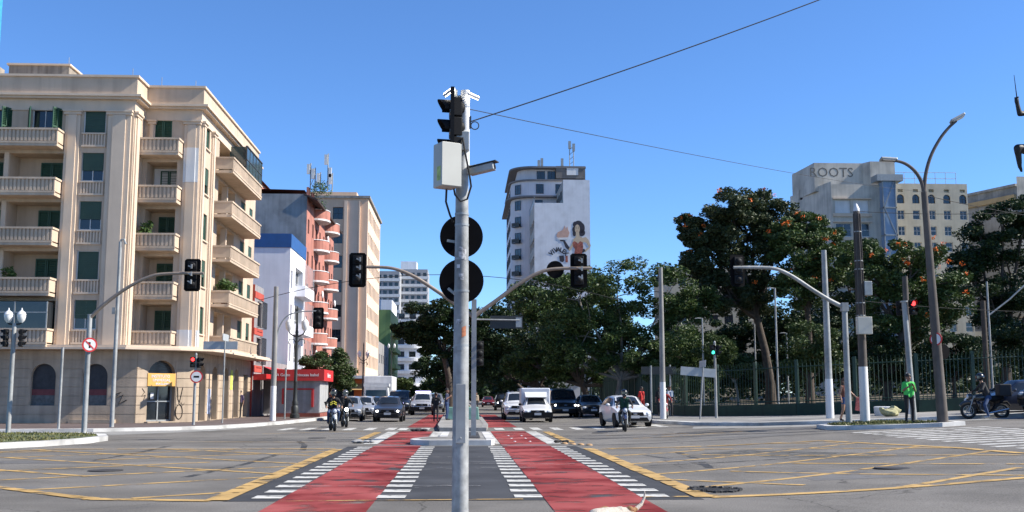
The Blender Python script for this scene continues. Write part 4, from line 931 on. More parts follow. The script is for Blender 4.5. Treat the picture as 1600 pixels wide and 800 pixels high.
f_.grid([2+3.4*i for i in range(int(wx/3.5))], [2.2, 5.4], 1.6, 1.3, 'cross', .2, 'wframe'); f_.build(0, wx, 0, 8.5, Kyl); MB().box(0,wx,.05,9,8.4,8.6).build('roof', K['concrete'], b, fix=False)
# ------------------------------------------------------------------ street furniture
KY = K
def signal_head(root, loc, rotz, n=3, s=1.0, lit=None, plate=True, name='signal_head', lens=('lensd',)*3):
    """front (lenses, visors) faces -y before rotation"""
    h = .36*s; H = h*n; w = .17*s
    b = MB()
    for i in range(n):
        z = -H/2+h*(i+.5); b.box(-w, w, -.06*s, .12*s, z-h*.47, z+h*.47); b.ball((0, .12*s, z), w*.85, .09*s, h*.36, 10, 6)
    o = b.build(name, K['black'], root, True, loc, rotz); bevel(o, .015*s)
    if plate:
        P = MB(); W_, HH = .31*s, H/2+.09*s; c = .07*s
        P.prismy([(-W_+c,-HH),(W_-c,-HH),(W_,-HH+c),(W_,HH-c),(W_-c,HH),(-W_+c,HH),(-W_,HH-c),(-W_,-HH+c)], -.02*s, .0); P.build('backplate', K['blacksign'], o)
    for i in range(n):
        z = -H/2+h*(i+.5); v = MB(); k = 12; r = .145*s; L = .24*s
        for j in range(k):
            a0, a1 = R_(-20)+R_(220)*j/k, R_(-20)+R_(220)*(j+1)/k
            p = lambda a, y, rr: (rr*math.cos(a), y, z+rr*math.sin(a))
            sl_ = lambda a: -.06*s-L*(.55+.45*max(0, math.sin(a)))
            v.quad(p(a0,-.06*s,r), p(a1,-.06*s,r), p(a1,sl_(a1),r), p(a0,sl_(a0),r)); v.quad(p(a0,-.06*s,r*.95), p(a0,sl_(a0),r*.95), p(a1,sl_(a1),r*.95), p(a1,-.06*s,r*.95))
        v.build('visor', K['black'], o, fix=False)
        l = MB().ball((0, -.055*s, z), .125*s, .03*s, .125*s, 14, 6); l.build('lens', K[lens[i % len(lens)]], o, True)
    return o
def post(name, label, cat, x, y, h, r0, r1, m, white=0., n=14, group=None, z0=None):
    t = thing(name, label, cat, (x, y, (gz(x) if z0 is None else z0)), group=group)
    MB().tube([(0,0,-.05),(0,0,h*.5),(0,0,h)], [r0,(r0+r1)/2,r1], n).build('pole', m, t, True)
    if white: MB().tube([(0,0,.0),(0,0,white)], [r0+.006, r0+(r1-r0)*white/h+.006], n).build('white_base', K['whitepaint'], t, True)
    return t
def hz(u, v, Y, x): return zat(u, v, Y)-gz(x)
def arm(root, pts, Y, x0, z0, r, m, dy=0., name='mast_arm'):
    P = [at(u, v, Y) for u, v in pts]; pp = [Vector((x-x0, dy, z-z0)) for x, z in P]; Q = []
    for i in range(len(pp)-1):                              # smooth the bend
        a, b, c, d = pp[max(i-1,0)], pp[i], pp[i+1], pp[min(i+2,len(pp)-1)]
        for k in range(6):
            t = k/6; Q.append(.5*((2*b)+(c-a)*t+(2*a-5*b+4*c-d)*t*t+(3*b-a-3*c+d)*t**3))
    Q.append(pp[-1]); n = len(Q); MB().tube(Q, [r*(1-.3*i/n) for i in range(n)], 12).build(name, m, root, True); return pp
def brackets(root, x, z, y=-.1):
    q = MB()
    for dz in (-.28, .02, .3): q.obox((x-.05, y, z+dz), (.12,.05,.05), (0,R_(25),0)); q.obox((x+.02, y, z+dz), (.05,.06,.16))
    q.build('bracket', K['galv'], root)
def round_sign(root, x, y, z, r, face, back=True, rotz=0):
    o = MB(); o.tube([(0,.012,0),(0,-.0,0)], r, 28); d = o.build('round_sign', K['blacksign'] if back else face, root, False, (x,y,z), rotz); return d
# ---- foreground signal pole -----------------------------------------------
PY = 12.0; PXc = xat(719, 780, PY); t = thing('signal_pole', 'galvanised signal pole with cabinet, camera and two black round sign backs', 'signal pole', (PXc, PY, .13))
Z = lambda v: zat(722, v, PY)-.13; X = lambda u, v, dy=0: xat(u, v, PY+dy)-PXc
zt = Z(205)
MB().tube([(0,0,-.05),(0,0,Z(700)),(0,0,Z(560)),(0,0,Z(330)),(0,0,zt)], [.092,.09,.086,.074,.068], 28).build('pole', mat('pole_worn', (.44,.45,.44), .6, m=.15, var=.3, sc=9, streak=.35, stain=.35, bump=.15), t, True)
MB().tube([(.03,0,zt-.5),(.03,0,Z(142))], [.053,.053], 24).build('upper_pole', K['whitepaint'], t, True)
for v in (335, 352, 405, 455, 540): MB().tube([(0,0,Z(v)-.012),(0,0,Z(v)+.012)], .0855 if v > 430 else .08, 28).build('clamp_band', K['steel'], t, True)
q = MB().box(-.055, .055, -.104, -.085, Z(692), Z(600)); q.cyl((0,-.108,Z(684)),(0,-.1,Z(684)),.012,n=8); bevel(q.build('access_cover', K['galv'], t), .006)
for v, r, nm in ((367, .245, 'a'), (437, .252, 'b')):
    o = MB().tube([(0,.0,0),(0,.02,0)], r, 40).build('round_sign', K['blacksign'], t, False, (X(721,v)-.0, .13, Z(v)))
    q = MB().box(-.015,.015,-.05,0,-.06,.06); q.build('sign_bracket', K['steel'], o)
    q = MB().obox((-.11,-.004,-.12 if nm == 'b' else -.055), (.11,.003,.03), (0,R_(40 if nm == 'b' else 8),0)); q.build('sticker', K['steel'], o)
hd = signal_head(t, (X(712,200,-.02)-.02, -.02, Z(201)), R_(-78), 3, .64, plate=False)
q = MB(); q.box(-.022,.022,-.03,.03,-.4,.4); q.build('mounting_bar', K['black'], t, False, (X(707,200), -.14, Z(195)))
q = MB().box(-.075,.075,-.075,.075,-.11,.11); bevel(q.build('junction_plate', K['steel'], t, False, (X(723,223), -.03, Z(223))), .008)
bxo = MB().box(-.115,.115,-.1,.13,-.25,.25).build('control_box', mat('cabinet_grey', (.50,.50,.45), .55, var=.05, sc=3, streak=.15), t, False, (X(701,265)-.01, -.2, Z(265)), R_(28)); bevel(bxo, .012)
MB().box(-.12,.12,-.106,-.1,-.24,.24).build('box_door', MATS['cabinet_grey'], bxo, fix=False)
MB().box(-.1165,-.1155,-.06,.03,-.18,-.02).build('sticker', mat('sticker_green', (.45,.55,.14), .6, var=.4, sc=18), bxo, fix=False)
cm = MB().box(-.05,.05,-.16,.14,-.04,.045).build('security_camera', K['steel'], t, False, (X(752,267), -.08, Z(267)), R_(68)); cm.rotation_euler = (R_(-9),0,R_(68)); bevel(cm, .012)
MB().box(-.06,.06,-.2,.15,.047,.058).build('sun_shield', K['iron'], cm, fix=False); MB().tube([(0,-.165,0),(0,-.158,0)],.032,14).build('lens', K['black'], cm, True)
MB().tube([(0,0,0),(.09,-.02,.0),(.1,-.03,.02)],.022,8).build('camera_bracket', K['steel'], t, True, (.06,-.03,Z(262)))
for (u, v, rz, rx, dx) in ((702,146,R_(75),R_(-32),-1), (739,152,R_(-62),R_(-12),1)):
    f = MB().box(-.035,.035,-.075,.075,-.018,.018).build('floodlight', K['whitepaint'], t, False, (X(u,v), -.06, Z(v))); f.rotation_euler = (rx, R_(25)*dx, rz); bevel(f, .008)
    MB().box(-.028,.028,-.065,.065,-.0215,-.0182).build('led_panel', K['glow'], f, fix=False); MB().box(-.029,.029,-.066,.066,.0182,.0215).build('led_panel', K['glow'], f, fix=False)
q = MB(); q.tube([(.0,0,Z(150)),(X(712,152),-.03,Z(152)),(X(704,148),-.05,Z(148))],.012,8); q.tube([(.03,0,Z(148)),(X(739,152),-.05,Z(152))],.012,8); q.box(X(712,150)-.02,X(712,150)+.02,-.05,.02,Z(185),Z(142)); q.build('floodlight_arm', K['steel'], t)
q = MB().tube([(X(723,219),-.12,Z(219)),(X(726,240),-.17,Z(240)),(X(733,275),-.17,Z(275)),(X(736,295),-.15,Z(295)),(X(730,314),-.12,Z(314)),(X(720,318),-.13,Z(318)),(X(711,308),-.14,Z(308)),(X(708,292),-.15,Z(292))],.011,8); q.build('cable', K['rubber'], t, True)
MB().tube([(X(698,300),-.15,Z(300)),(X(697,318),-.1,Z(318)),(X(703,335),.05,Z(335)),(X(708,345),.1,Z(345))],.012,8).build('cable', K['rubber'], t, True)
MB().torus((X(742,196),0,Z(196)),.045,.006,'y').build('cable_loop', K['rubber'], t, True); MB().box(.085,.1,-.03,.03,Z(200),Z(182)).build('wire_anchor', K['rubber'], t)
def sticker(u, v, w, h, m, ang=0):
    q = MB(); x0 = X(u, v); n = 5; rr = .0885 if v > 430 else .079; P = []
    for i in range(n+1):
        a = (x0-w/2+w*i/n)/rr; a = max(-1.2, min(1.2, a)); P.append((rr*math.sin(a), -rr*math.cos(a)-.002))
    for i in range(n): q.quad((*P[i], Z(v)-h/2+ang*i), (*P[i+1], Z(v)-h/2+ang*(i+1)), (*P[i+1], Z(v)+h/2+ang*(i+1)), (*P[i], Z(v)+h/2+ang*i))
    q.build('sticker', m, t, fix=False)
Kst = mat('sticker_bw', (.05,.05,.05), .6, var=0, c2=(.7,.7,.7), sc=30); Kso = mat('sticker_orange', (.45,.16,.07), .7, var=.4, sc=30)
sticker(723,395,.09,.13,Kst,-.006); sticker(721,433,.06,.08,Kst); sticker(717,503,.08,.05,Kst); sticker(725,520,.05,.11,Kso,.004); sticker(716,417,.04,.04,K['whitepaint']); sticker(719,545,.07,.04,MATS['steel_grey'])
sticker(719,640,.06,.1,K['whitepaint'])
# overhead wires tied to it
def wire(name, label, p, q, sag, r=.012, n=24):
    P = [Vector(p).lerp(Vector(q), i/n)-Vector((0,0,sag*4*(i/n)*(1-i/n))) for i in range(n+1)]
    tag(MB().tube(P, r, 5).build(name, K['rubber'], None, True), label, 'wire')
xe, ze = at(1300, -6, 13.5); wire('overhead_wire', 'thick black wire rising from the foreground signal pole', (PXc+.09, PY, Z(190)+.13), (PXc+.09+(xe-PXc)*1.3, 13.95, Z(190)+.13+(ze-Z(190))*1.28), .06, .0075)
wire('overhead_wire', 'thin wire running from the foreground pole toward the twin arm street lamp', (PXc+.06, PY, Z(170)+.13), (*[(xat(1445,300,37.5)), 37.5], zat(1445,300,37.5)), .12, .005)
wire('overhead_wire', 'thin wire spanning behind the round sign backs over the avenue', (-12.4,66,zat(600,470,66)), (9.8,66,zat(950,470,66)), -1.6, .02)
wire('overhead_wire', 'slack wire crossing in front of the cream block toward the park', (xat(1445,305,37.5),37.5,zat(1445,305,37.5)), (30,44,zat(1640,352,44)), .3, .012)
wire('overhead_wire', 'low wire running past the park trees to the right', (xat(1345,470,40.5),40.5,zat(1345,470,40.5)), (30,42,zat(1640,480,42)), .3, .012)
wire('overhead_wire', 'high wire from the dark utility pole across the cream block', (xat(1335,330,40.5),40.5,zat(1335,330,40.5)), (30,42,zat(1640,300,42)), .4, .012)
# ---- mast arm signals ------------------------------------------------------
mx, my = -13.94, 40.9; t = thing('mast_arm_signal', 'mast arm signal pole on the grassy corner island with a no-turn disc', 'traffic light', (mx, my, .15))
h = zat(137, 492, my)-.15; MB().tube([(0,0,-.05),(0,0,h)], [.1,.085], 18).build('pole', K['galv'], t, True); MB().tube([(0,0,h),(0,0,h+.02)],[.1,.1],14).build('pole_cap', K['steel'], t)
arm(t, [(138,499),(165,474),(200,449),(235,432),(265,427.5),(318,427)], my, mx, .15, .075, K['brownpole'])
x, z = at(299, 429, my); signal_head(t, (x-mx, .16, z-.15), PI, 3, .98); brackets(t, x-mx, z-.15)
d = MB().tube([(0,0,0),(0,.012,0)], .27, 28).build('no_turn_sign', K['red'], t, False, (.09, -.13, zat(139,539,my)-.15), R_(28)); MB().tube([(0,-.004,0),(0,0,0)], .21, 28).build('sign_face', K['whitepaint'], d); MB().box(-.03,.03,-.008,-.004,-.12,.1).box(-.09,.03,-.008,-.004,.04,.1).build('sign_arrow', K['black'], d, fix=False); MB().obox((0,-.011,0),(.4,.006,.045),(0,R_(45),0)).build('sign_bar', K['red'], d, fix=False)
mx, my = .4, 37.4; t = thing('mast_arm_signal', 'two-armed mast signal pole standing on the median nose', 'traffic light', (mx, my, .15)); X2 = lambda u, v: xat(u, v, my)-mx; Z2 = lambda v: zat(740, v, my)-.15
MB().box(-.085,.085,-.085,.085,-.05,Z2(468)).build('pole', K['galv'], t)
arm(t, [(741,496),(712,475),(680,453),(645,431),(612,419),(572,417)], my, mx, .15, .075, K['brownpole']); arm(t, [(741,494),(775,470),(810,444),(840,427),(868,420),(925,419)], my, mx, .15, .075, K['brownpole'])
signal_head(t, (X2(558,422), .16, Z2(422)), PI, 3, .96); brackets(t, X2(562,420), Z2(420)); signal_head(t, (X2(905,421), .16, Z2(421)), PI, 3, .96); brackets(t, X2(908,420), Z2(420))
MB().tube([(0,.0,0),(0,.014,0)], .31, 28).build('round_sign', K['blacksign'], t, False, (X2(868,421), .1, Z2(420)))
MB().tube([(0,0,Z2(503)),(.1,0,Z2(499)),(X2(812,500),0,Z2(500))], .025, 8).build('sign_arm', K['galv'], t); MB().box(X2(766,500),X2(817,500),.03,.05,Z2(513),Z2(493)).build('name_plate_back', K['iron'], t, fix=False); MB().box(X2(806,500),X2(815,500),.0,.029,Z2(511),Z2(496)).build('plate_clamp', K['steel'], t, fix=False)
signal_head(t, (.18, .05, Z2(552)), R_(200), 3, .8, plate=False)
mx, my = xat(1323,570,39.9), 39.9; t = thing('mast_arm_signal', 'grey mast arm signal pole on the small round island by the park', 'traffic light', (mx, my, gz(mx)+.1)); z0 = gz(mx)+.1
h = zat(1318, 478, my)-z0; MB().tube([(0,0,-.05),(0,0,h)], [.12,.1], 18).build('pole', K['galv'], t, True); MB().box(-.12,.12,-.12,.12,h-.2,h+.12).build('pole_cap', K['galv'], t)
arm(t, [(1318,480),(1298,470),(1270,453),(1240,433),(1215,421),(1190,418),(1146,418)], my, mx, z0, .085, K['galv']); x, z = at(1154, 422, my); signal_head(t, (x-mx, .16, z-z0), PI+R_(14), 3, .96)
# ---- left corner posts ------------------------------------------------------
t = post('twin_lantern_pole', 'steel pole with two white globe lanterns and back to back signals', 'lamp post', -16.75, 41.05, zat(20,505,41)-.15, .09, .075, K['galv'], z0=.15); h = zat(20,505,41)-.15
for s in (-1, 1):
    q = MB().tube([(0,0,h-.05),(s*.2,0,h-.02),(s*.24,0,h+.03)], .035, 8); a = q.build('lantern_arm', K['iron'], t)
    g = MB().lathe([(.05,0),(.13,.1),(.16,.26),(.15,.3)], (s*.24,0,h+.02), 14).build('lantern_globe', K['lampw'], t, True); MB().lathe([(.17,.3),(.12,.4),(.04,.46),(.015,.56)], (s*.24,0,h+.02), 14).build('lantern_cap', K['whitepaint'], g, True)
    signal_head(t, (s*.3, -.02, h-.55), R_(100)*s, 3, .62, plate=False)
post('thin_steel_post', 'bare thin steel post standing before the arched windows', 'post', -17.0, 46.75, zat(95,543,46.8)-.13, .055, .055, K['galv'], z0=.13)
t = post('tall_steel_pole', 'tall slim pole with a hooked top against the beige building', 'pole', -15.6, 49.3, zat(183,378,49.3)-.13, .1, .07, K['galv'], z0=.13); h = zat(183,378,49.3)-.13
MB().tube([(0,0,h-.05),(.02,0,h+.1),(.16,0,h+.12),(.24,0,h-.1)],.05,8).build('hook', K['steel'], t, True); MB().box(-.2,-.05,-.12,-.02,h-3.3,h-3.0).build('junction_box', K['galv'], t)
def ped_signal(label, x, y, h, z0, lit, side=1, sign=False):
    t = post('pedestrian_signal', label, 'traffic light', x, y, h, .07, .06, K['galv'], z0=z0)
    signal_head(t, (-.12, -.1, h-.28), R_(4), 2, .72, plate=False, lens=('lensd', lit) if lit == 'redl' else (lit, 'lensd')); signal_head(t, (.18, .02, h-.3), R_(80), 2, .72, plate=False)
    MB().ball((0,0,h+.08), .06, .06, .1, 8, 6).build('pole_cap', K['galv'], t, True)
    if sign:
        d = MB().tube([(0,0,0),(0,.012,0)], .3, 28).build('round_sign', K['red'], t, False, (.08,-.1,h-.98), R_(8)); MB().tube([(0,-.004,0),(0,0,0)], .24, 28).build('sign_face', K['whitepaint'], d); MB().box(-.13,.13,-.008,-.0042,-.045,.045).build('sign_symbol', K['black'], d, fix=False)
    return t
ped_signal('pedestrian signal showing red above a round white sign by the corner door', -12.94, 53.15, zat(302,557,53.15)-.13, .13, 'redl', sign=True)
def name_sign(label, x, y, h, tilt, z0):
    t = thing('street_name_sign', label, 'sign', (x, y, z0)); t.rotation_euler = (0, R_(tilt), 0)
    MB().cyl((0,0,-.05),(0,0,h), .04, n=10).build('post', K['galv'], t, True); a = MB().box(-1.1,.65,-.015,.015,h-.5,h-.08).build('name_plate', mat('plate_pale', (.42,.45,.46), .6, var=.08, sc=4), t, False); b = MB().box(-.015,.015,-.55,.8,h-.05,h+.3).build('name_plate', MATS['plate_pale'], t)
name_sign('pale street name plates on a thin post by the beige corner building', -12.3, 56.5, zat(345,531,56.5)-.13, 0, .13)
t = post('concrete_signal_pole', 'concrete pole with white painted foot and a curved signal arm', 'pole', -10.64, 61.7, zat(430,448,61.7)-.13, .17, .13, K['concrete'], white=zat(428,603,61.7)-.13, z0=.13); x0 = -10.64
arm(t, [(431,532),(438,508),(450,493),(470,487),(500,486)], 61.7, x0, .13, .045, K['steel']); x, z = at(497, 497, 61.7); signal_head(t, (x-x0, .12, z-.13), PI, 3, .98)
def heritage(label, x, y, h, s=1.0):
    t = thing('heritage_lamp', label, 'lamp post', (x, y, .13)); k = h
    MB().lathe([(.3*s,0),(.3*s,.25),(.22*s,.3),(.24*s,.7),(.17*s,.8),(.19*s,1.0),(.13*s,1.15),(.11*s,2.2),(.13*s,2.25),(.1*s,2.35),(.085*s,k*.75),(.11*s,k*.76),(.08*s,k*.78),(.05*s,k*.95),(.07*s,k*.955),(.02,k)], n=14).build('column', K['iron'], t, True)
    for sx in (-1, 1):
        q = MB().tube([(0,0,k*.72),(sx*.25*s,0,k*.735),(sx*.42*s,0,k*.75),(sx*.5*s,0,k*.775)], .04*s, 8); q.tube([(0,0,k*.66),(sx*.2*s,0,k*.7),(sx*.45*s,0,k*.7),(sx*.5*s,0,k*.66)], .03*s, 7); q.build('scroll_arm', K['iron'], t, True)
        g = MB().lathe([(.08*s,0),(.2*s,.18*s),(.23*s,.5*s),(.2*s,.55*s)], (sx*.5*s,0,k*.775), 12).build('lantern_globe', K['lampw'], t, True); MB().lathe([(.22*s,.55*s),(.16*s,.66*s),(.05*s,.76*s),(.02*s,.9*s)], (sx*.5*s,0,k*.775), 12).build('lantern_cap', K['whitepaint'], g, True)
    return t
heritage('ornate cast iron lamp with two white lanterns beside the red kiosk', -10.4, 68.2, zat(463,478,68.2)-.13, 1.0)
post('thin_steel_post', 'thin grey post beside the ornate lamp at the kiosk corner', 'post', -10.75, 66.5, zat(450,575,66.5)-.13, .05, .05, K['steel'], z0=.13)
heritage('dark ornate lamp further down the left pavement before the peach block', xat(567,600,118), 118, zat(567,537,118), .9)
heritage('distant dark ornate lamp standing before the green block', xat(611,600,190), 190, zat(611,520,190), 1.0)
# ---- right side posts ------------------------------------------------------
def rpost(name, label, u, vt, Y, x, r0, r1, m, white=None, cat='pole'):
    z0 = gz(x)+.12; t = post(name, label, cat, x, Y, zat(u, vt, Y)-z0, r0, r1, m, white=(zat(u, white, Y)-z0 if white else 0), z0=z0); return t, zat(u, vt, Y)-z0, z0
rpost('concrete_pole', 'weathered concrete pole with white foot at the park fence corner', 1034, 418, 56.5, xat(1036,640,56.5), .16, .11, K['concrete'], 597)
rpost('thin_steel_post', 'thin post beside the concrete pole at the fence corner', 1018, 571, 58, xat(1018,640,58), .05, .05, K['steel'], cat='post'); rpost('thin_steel_post', 'thin post behind the fence corner pole carrying a dark board', 1048, 570, 63, xat(1048,640,63), .05, .05, K['steel'], cat='post')
xb_ = xat(1033,580,62.8); tag(MB().box(xb_-1.15, xb_+.9, 62.85, 62.93, zat(1033,585,63), zat(1033,573,63)).build('dark_notice_board', K['iron']), 'dark notice board fixed between two thin posts at the fence corner', 'sign')
ped_signal('pedestrian signal with its green man lit by the park fence', 12.7, 53.8, zat(1112,538,53.8)-gz(12.7)-.12, gz(12.7)+.12, 'greenl')
name_sign('leaning street name plates on a thin post before the park fence', 11.7, 53.0, zat(1092,573,53)-gz(11.7)-.1, 4.5, gz(11.7)+.12)
rpost('concrete_pole', 'tall pale pole with a white foot left of the cabinet pole', 1288, 391, 46.5, xat(1297,650,46.5), .17, .11, K['galv'], 592)
ux = xat(1352,660,40.3); t, h, z0 = rpost('utility_pole', 'dark utility pole with bundled cables, two grey cabinets and a white foot', 1335, 330, 40.3, ux, .175, .12, K['darkpole'], 573)
q = MB()
for i in range(5): a = 3.3+i*.75; q.tube([(.17*math.cos(a),.17*math.sin(a),h*.42),(.155*math.cos(a),.155*math.sin(a),h*.7),(.135*math.cos(a),.135*math.sin(a),h-.1)], .024, 6)
q.build('cable_bundle', mat('old_cable', (.085,.072,.062), .85, var=.25, sc=4), t, True); q = MB()
for k in (.5,.56,.72,.76,.9): q.tube([(0,0,h*k-.02),(0,0,h*k+.02)], .205-.05*k, 16)
q.build('cable_strap', K['galv'], t, True); bevel(MB().box(-.28,.28,-.42,-.17,zat(1352,523,40.3)-z0,zat(1352,496,40.3)-z0).build('cabinet', mat('cabinet_cream', (.55,.54,.48), .6, var=.06, sc=3), t), .02); bevel(MB().box(.12,.42,-.2,.1,zat(1352,462,40.3)-z0,zat(1352,440,40.3)-z0).build('small_cabinet', K['steel'], t), .02)
MB().lathe([(.12,h-.02),(.12,h+.1),(.05,h+.25),(.02,h+.3)], n=10).build('pole_top', K['whitepaint'], t, True)
sx = 16.5; t, h, z0 = rpost('signal_post', 'leaning grey post with a red traffic light beside the man in green', 1416, 470, 39.0, sx, .11, .09, K['galv'], cat='traffic light'); t.rotation_euler = (0, R_(-2.2), 0)
signal_head(t, (.3, -.05, h-.25), R_(8), 2, .78, plate=False, lens=('lensd','redl')); signal_head(t, (-.05, .3, h-.25), R_(170), 2, .78, plate=False); MB().tube([(0,0,h-.05),(0,0,h+.0)], .14, 14).build('pole_cap', K['steel'], t)
rpost('concrete_pole', 'dark weathered pole with a white foot behind the leaning signal post', 1408, 432, 47.5, xat(1424,650,47.5), .15, .12, K['darkpole'], 582)
lx_, ly_ = 16.85, 37.4; z0 = gz(lx_)+.02; t = thing('street_lamp', 'tall brown street lamp with two curved arms and flat lamp heads', 'street lamp', (lx_, ly_, z0)); h = zat(1444, 300, ly_)-z0
xt = xat(1444,300,ly_)-lx_; MB().tube([(0,0,-.05),(xt*.5,0,h*.5),(xt,0,h)], [.19,.15,.11], 18).build('pole', K['darkpole'], t, True)
for pts, hd_, rz in (([(1444,304),(1440,285),(1430,268),(1415,256),(1398,251),(1378,250)], (1388,249.5), 0), ([(1444,304),(1446,275),(1454,245),(1468,218),(1482,200),(1494,189)], (1496,185), 1)):
    arm(t, pts, ly_, lx_, z0, .07, K['darkpole']); x, z = at(*hd_, ly_); o = MB().box(-.3,.3,-.13,.13,-.04,.05).build('lamp_head', K['steel'], t, False, (x-lx_,0,z-z0)); o.rotation_euler = (R_(-18), R_(-28 if rz else 3), 0); bevel(o, .03); MB().box(-.22,.22,-.1,.1,-.055,-.041).build('lamp_lens', K['lampw'], o, fix=False)
d = MB().tube([(0,0,0),(0,.012,0)], .23, 28).build('round_sign', K['red'], t, False, (-.16,-.12,zat(1458,530,ly_)-z0), R_(-52)); MB().tube([(0,-.004,0),(0,0,0)], .18, 28).build('sign_face', K['whitepaint'], d); MB().tube([(.12,0,0),(.12,.012,0)], .27, 28).build('round_sign', K['blacksign'], t, False, (.12,.12,zat(1458,549,ly_)-z0), R_(20))
for (u, vb, vt, Y, lab) in ((1216,640,450,60,'slim park lamp pole under the orange-flowered tree'),(1100,640,497,66,'short slim park pole near the name sign'),(1232,640,520,72,'thin pole deeper in the park beside the slim lamp pole'),(1552,650,440,58,'slim pole with a slanting arm before the far right trees'),(1182,640,500,80,'thin pole in front of the beige park block')):
    x = xat(u, 620, Y); t, h, z0 = rpost('park_pole', lab, u, vt, Y, x, .06, .05, K['galv'])
    if u == 1552: MB().tube([(0,0,h*.72),(1.2,0,h*.85),(2.2,0,h*.98)], .045, 8).build('pole_arm', K['galv'], t)
    else: MB().tube([(0,0,h-.02),(-.25,0,h),(-.45,0,h-.03)], .03, 6).build('lamp_bracket', K['galv'], t)
rpost('wooden_pole', 'brown wooden pole standing in the park before the pavilion', 1540, 470, 56, xat(1545,640,56), .15, .13, K['bark'])
# ---- park fence --------------------------------------------------------------
fl = [(12.1,110),(12.1,64.5),(12.6,60.5),(13.6,57.2),(16.4,52.4),(21.1,49.4),(60,46.6)]
ft = thing('park_fence', 'dark green railing on a low green wall around the park', 'fence', (12.1, 64.5, .2)); ox, oy = 12.1, 64.5
q = MB(); gz2 = lambda x: gz(x)-.2+.15
barm = MB().tube([(0,0,0),(0,0,1.95),(0,-.1,2.12)], .017, 4, False).mesh('bar', K['fence'], fix=False); postm = MB().box(-.07,.07,-.07,.07,0,2.7).mesh('fence_post', K['fence'])
nb = 0; rest = MB(); rails = MB()
for i in range(len(fl)-1):
    a, b = Vector(fl[i]), Vector(fl[i+1]); L = (b-a).length; ang = math.atan2(b.y-a.y, b.x-a.x); n = max(1, int(L/2.6)); nrm = Vector((-(b-a).y, (b-a).x)).normalized()*.12
    for k in range(n):
        c, d = a.lerp(b, k/n), a.lerp(b, (k+1)/n); zc, zd = gz2(c.x), gz2(d.x)
        q.add([(p.x-ox, p.y-oy, z) for p, z in ((c-nrm,zc-.1),(d-nrm,zd-.1),(d+nrm,zd-.1),(c+nrm,zc-.1),(c-nrm,zc+.55),(d-nrm,zd+.55),(d+nrm,zd+.55),(c+nrm,zc+.55))], [(0,1,5,4),(3,7,6,2),(4,5,6,7)])
        link(postm, 'fence_post', ft, (c.x-ox, c.y-oy, zc), ang)
        for hh in (.68, 2.35): rails.tube([(c.x-ox,c.y-oy,zc+hh),(d.x-ox,d.y-oy,zd+hh)], .025, 4)
        for m_ in range(14):
            p = c.lerp(d, (m_+.5)/14); pz = gz2(p.x)+.55
            if p.y < 66 and p.x < 40: link(barm, 'bar', ft, (p.x-ox,p.y-oy,pz), ang); nb += 1
            elif p.y < 95: rest.tube([(p.x-ox,p.y-oy,pz),(p.x-ox,p.y-oy,pz+2.1)], .02, 3, False)
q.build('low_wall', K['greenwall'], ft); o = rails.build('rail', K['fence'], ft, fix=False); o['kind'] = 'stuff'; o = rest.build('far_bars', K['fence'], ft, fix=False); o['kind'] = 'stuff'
# ---- kiosk ------------------------------------------------------------------
kx0, kx1, ky0, ky1 = xat(432,640,73), xat(498,640,73), 73.0, 77.5; t = thing('red_kiosk', 'grey metal news kiosk with a red fascia board', 'kiosk', (kx0, ky0, .13)); wk = kx1-kx0; zf0, zf1 = zat(460,595,73)-.13, zat(460,580,73)-.13
kg = mat('kiosk_metal', (.36,.36,.37), .5, m=.2, var=.1, sc=3, streak=.25); MB().box(0,wk,0,ky1-ky0,.25,zf0).build('cabin', kg, t, fix=False); MB().box(-.1,wk+.1,-.1,ky1-ky0+.1,0,.25).build('plinth', K['roofred'], t, fix=False)
fa = MB().box(-.25,wk+.35,-.35,ky1-ky0+.3,zf0,zf1+.12).build('fascia', K['red'], t, fix=False); lettering('A Gente     Princesa Isabel', .26, K['whitepaint'], fa, (wk*.5,-.36,(zf0+zf1)/2+.06), 0, .004); o = lettering('diabetrust', .42, K['whitepaint'], fa, (wk+.36,(ky1-ky0)*.5,(zf0+zf1)/2+.06), PI/2, .006)
q = MB(); n = 12
for i in range(n): x = wk+.005; q.box(x, x+.05, i*(ky1-ky0)/n+.05, (i+1)*(ky1-ky0)/n-.05, .3, zf0-.05)
q.build('side_ribs', mat('kiosk_light', (.58,.58,.57), .5, var=.06, sc=3, streak=.2), t, fix=False)
fr = MB(); a, b, c, d = .35, wk-.35, .85, zf0-.5
fr.box(a,a+.12,-.1,-.005,c,d).box(b-.14,b,-.14,-.005,c-.2,d).box(a+.12,b-.14,-.1,-.005,d-.1,d); fr = fr.build('red_frame', K['red'], t, fix=False)
for i in range(9): MB().box(a+.14,b-.16,-.05,-.006,c+i*(d-.1-c)/9,c+(i+.86)*(d-.1-c)/9).build('shutter_slat', kg, t, fix=False)
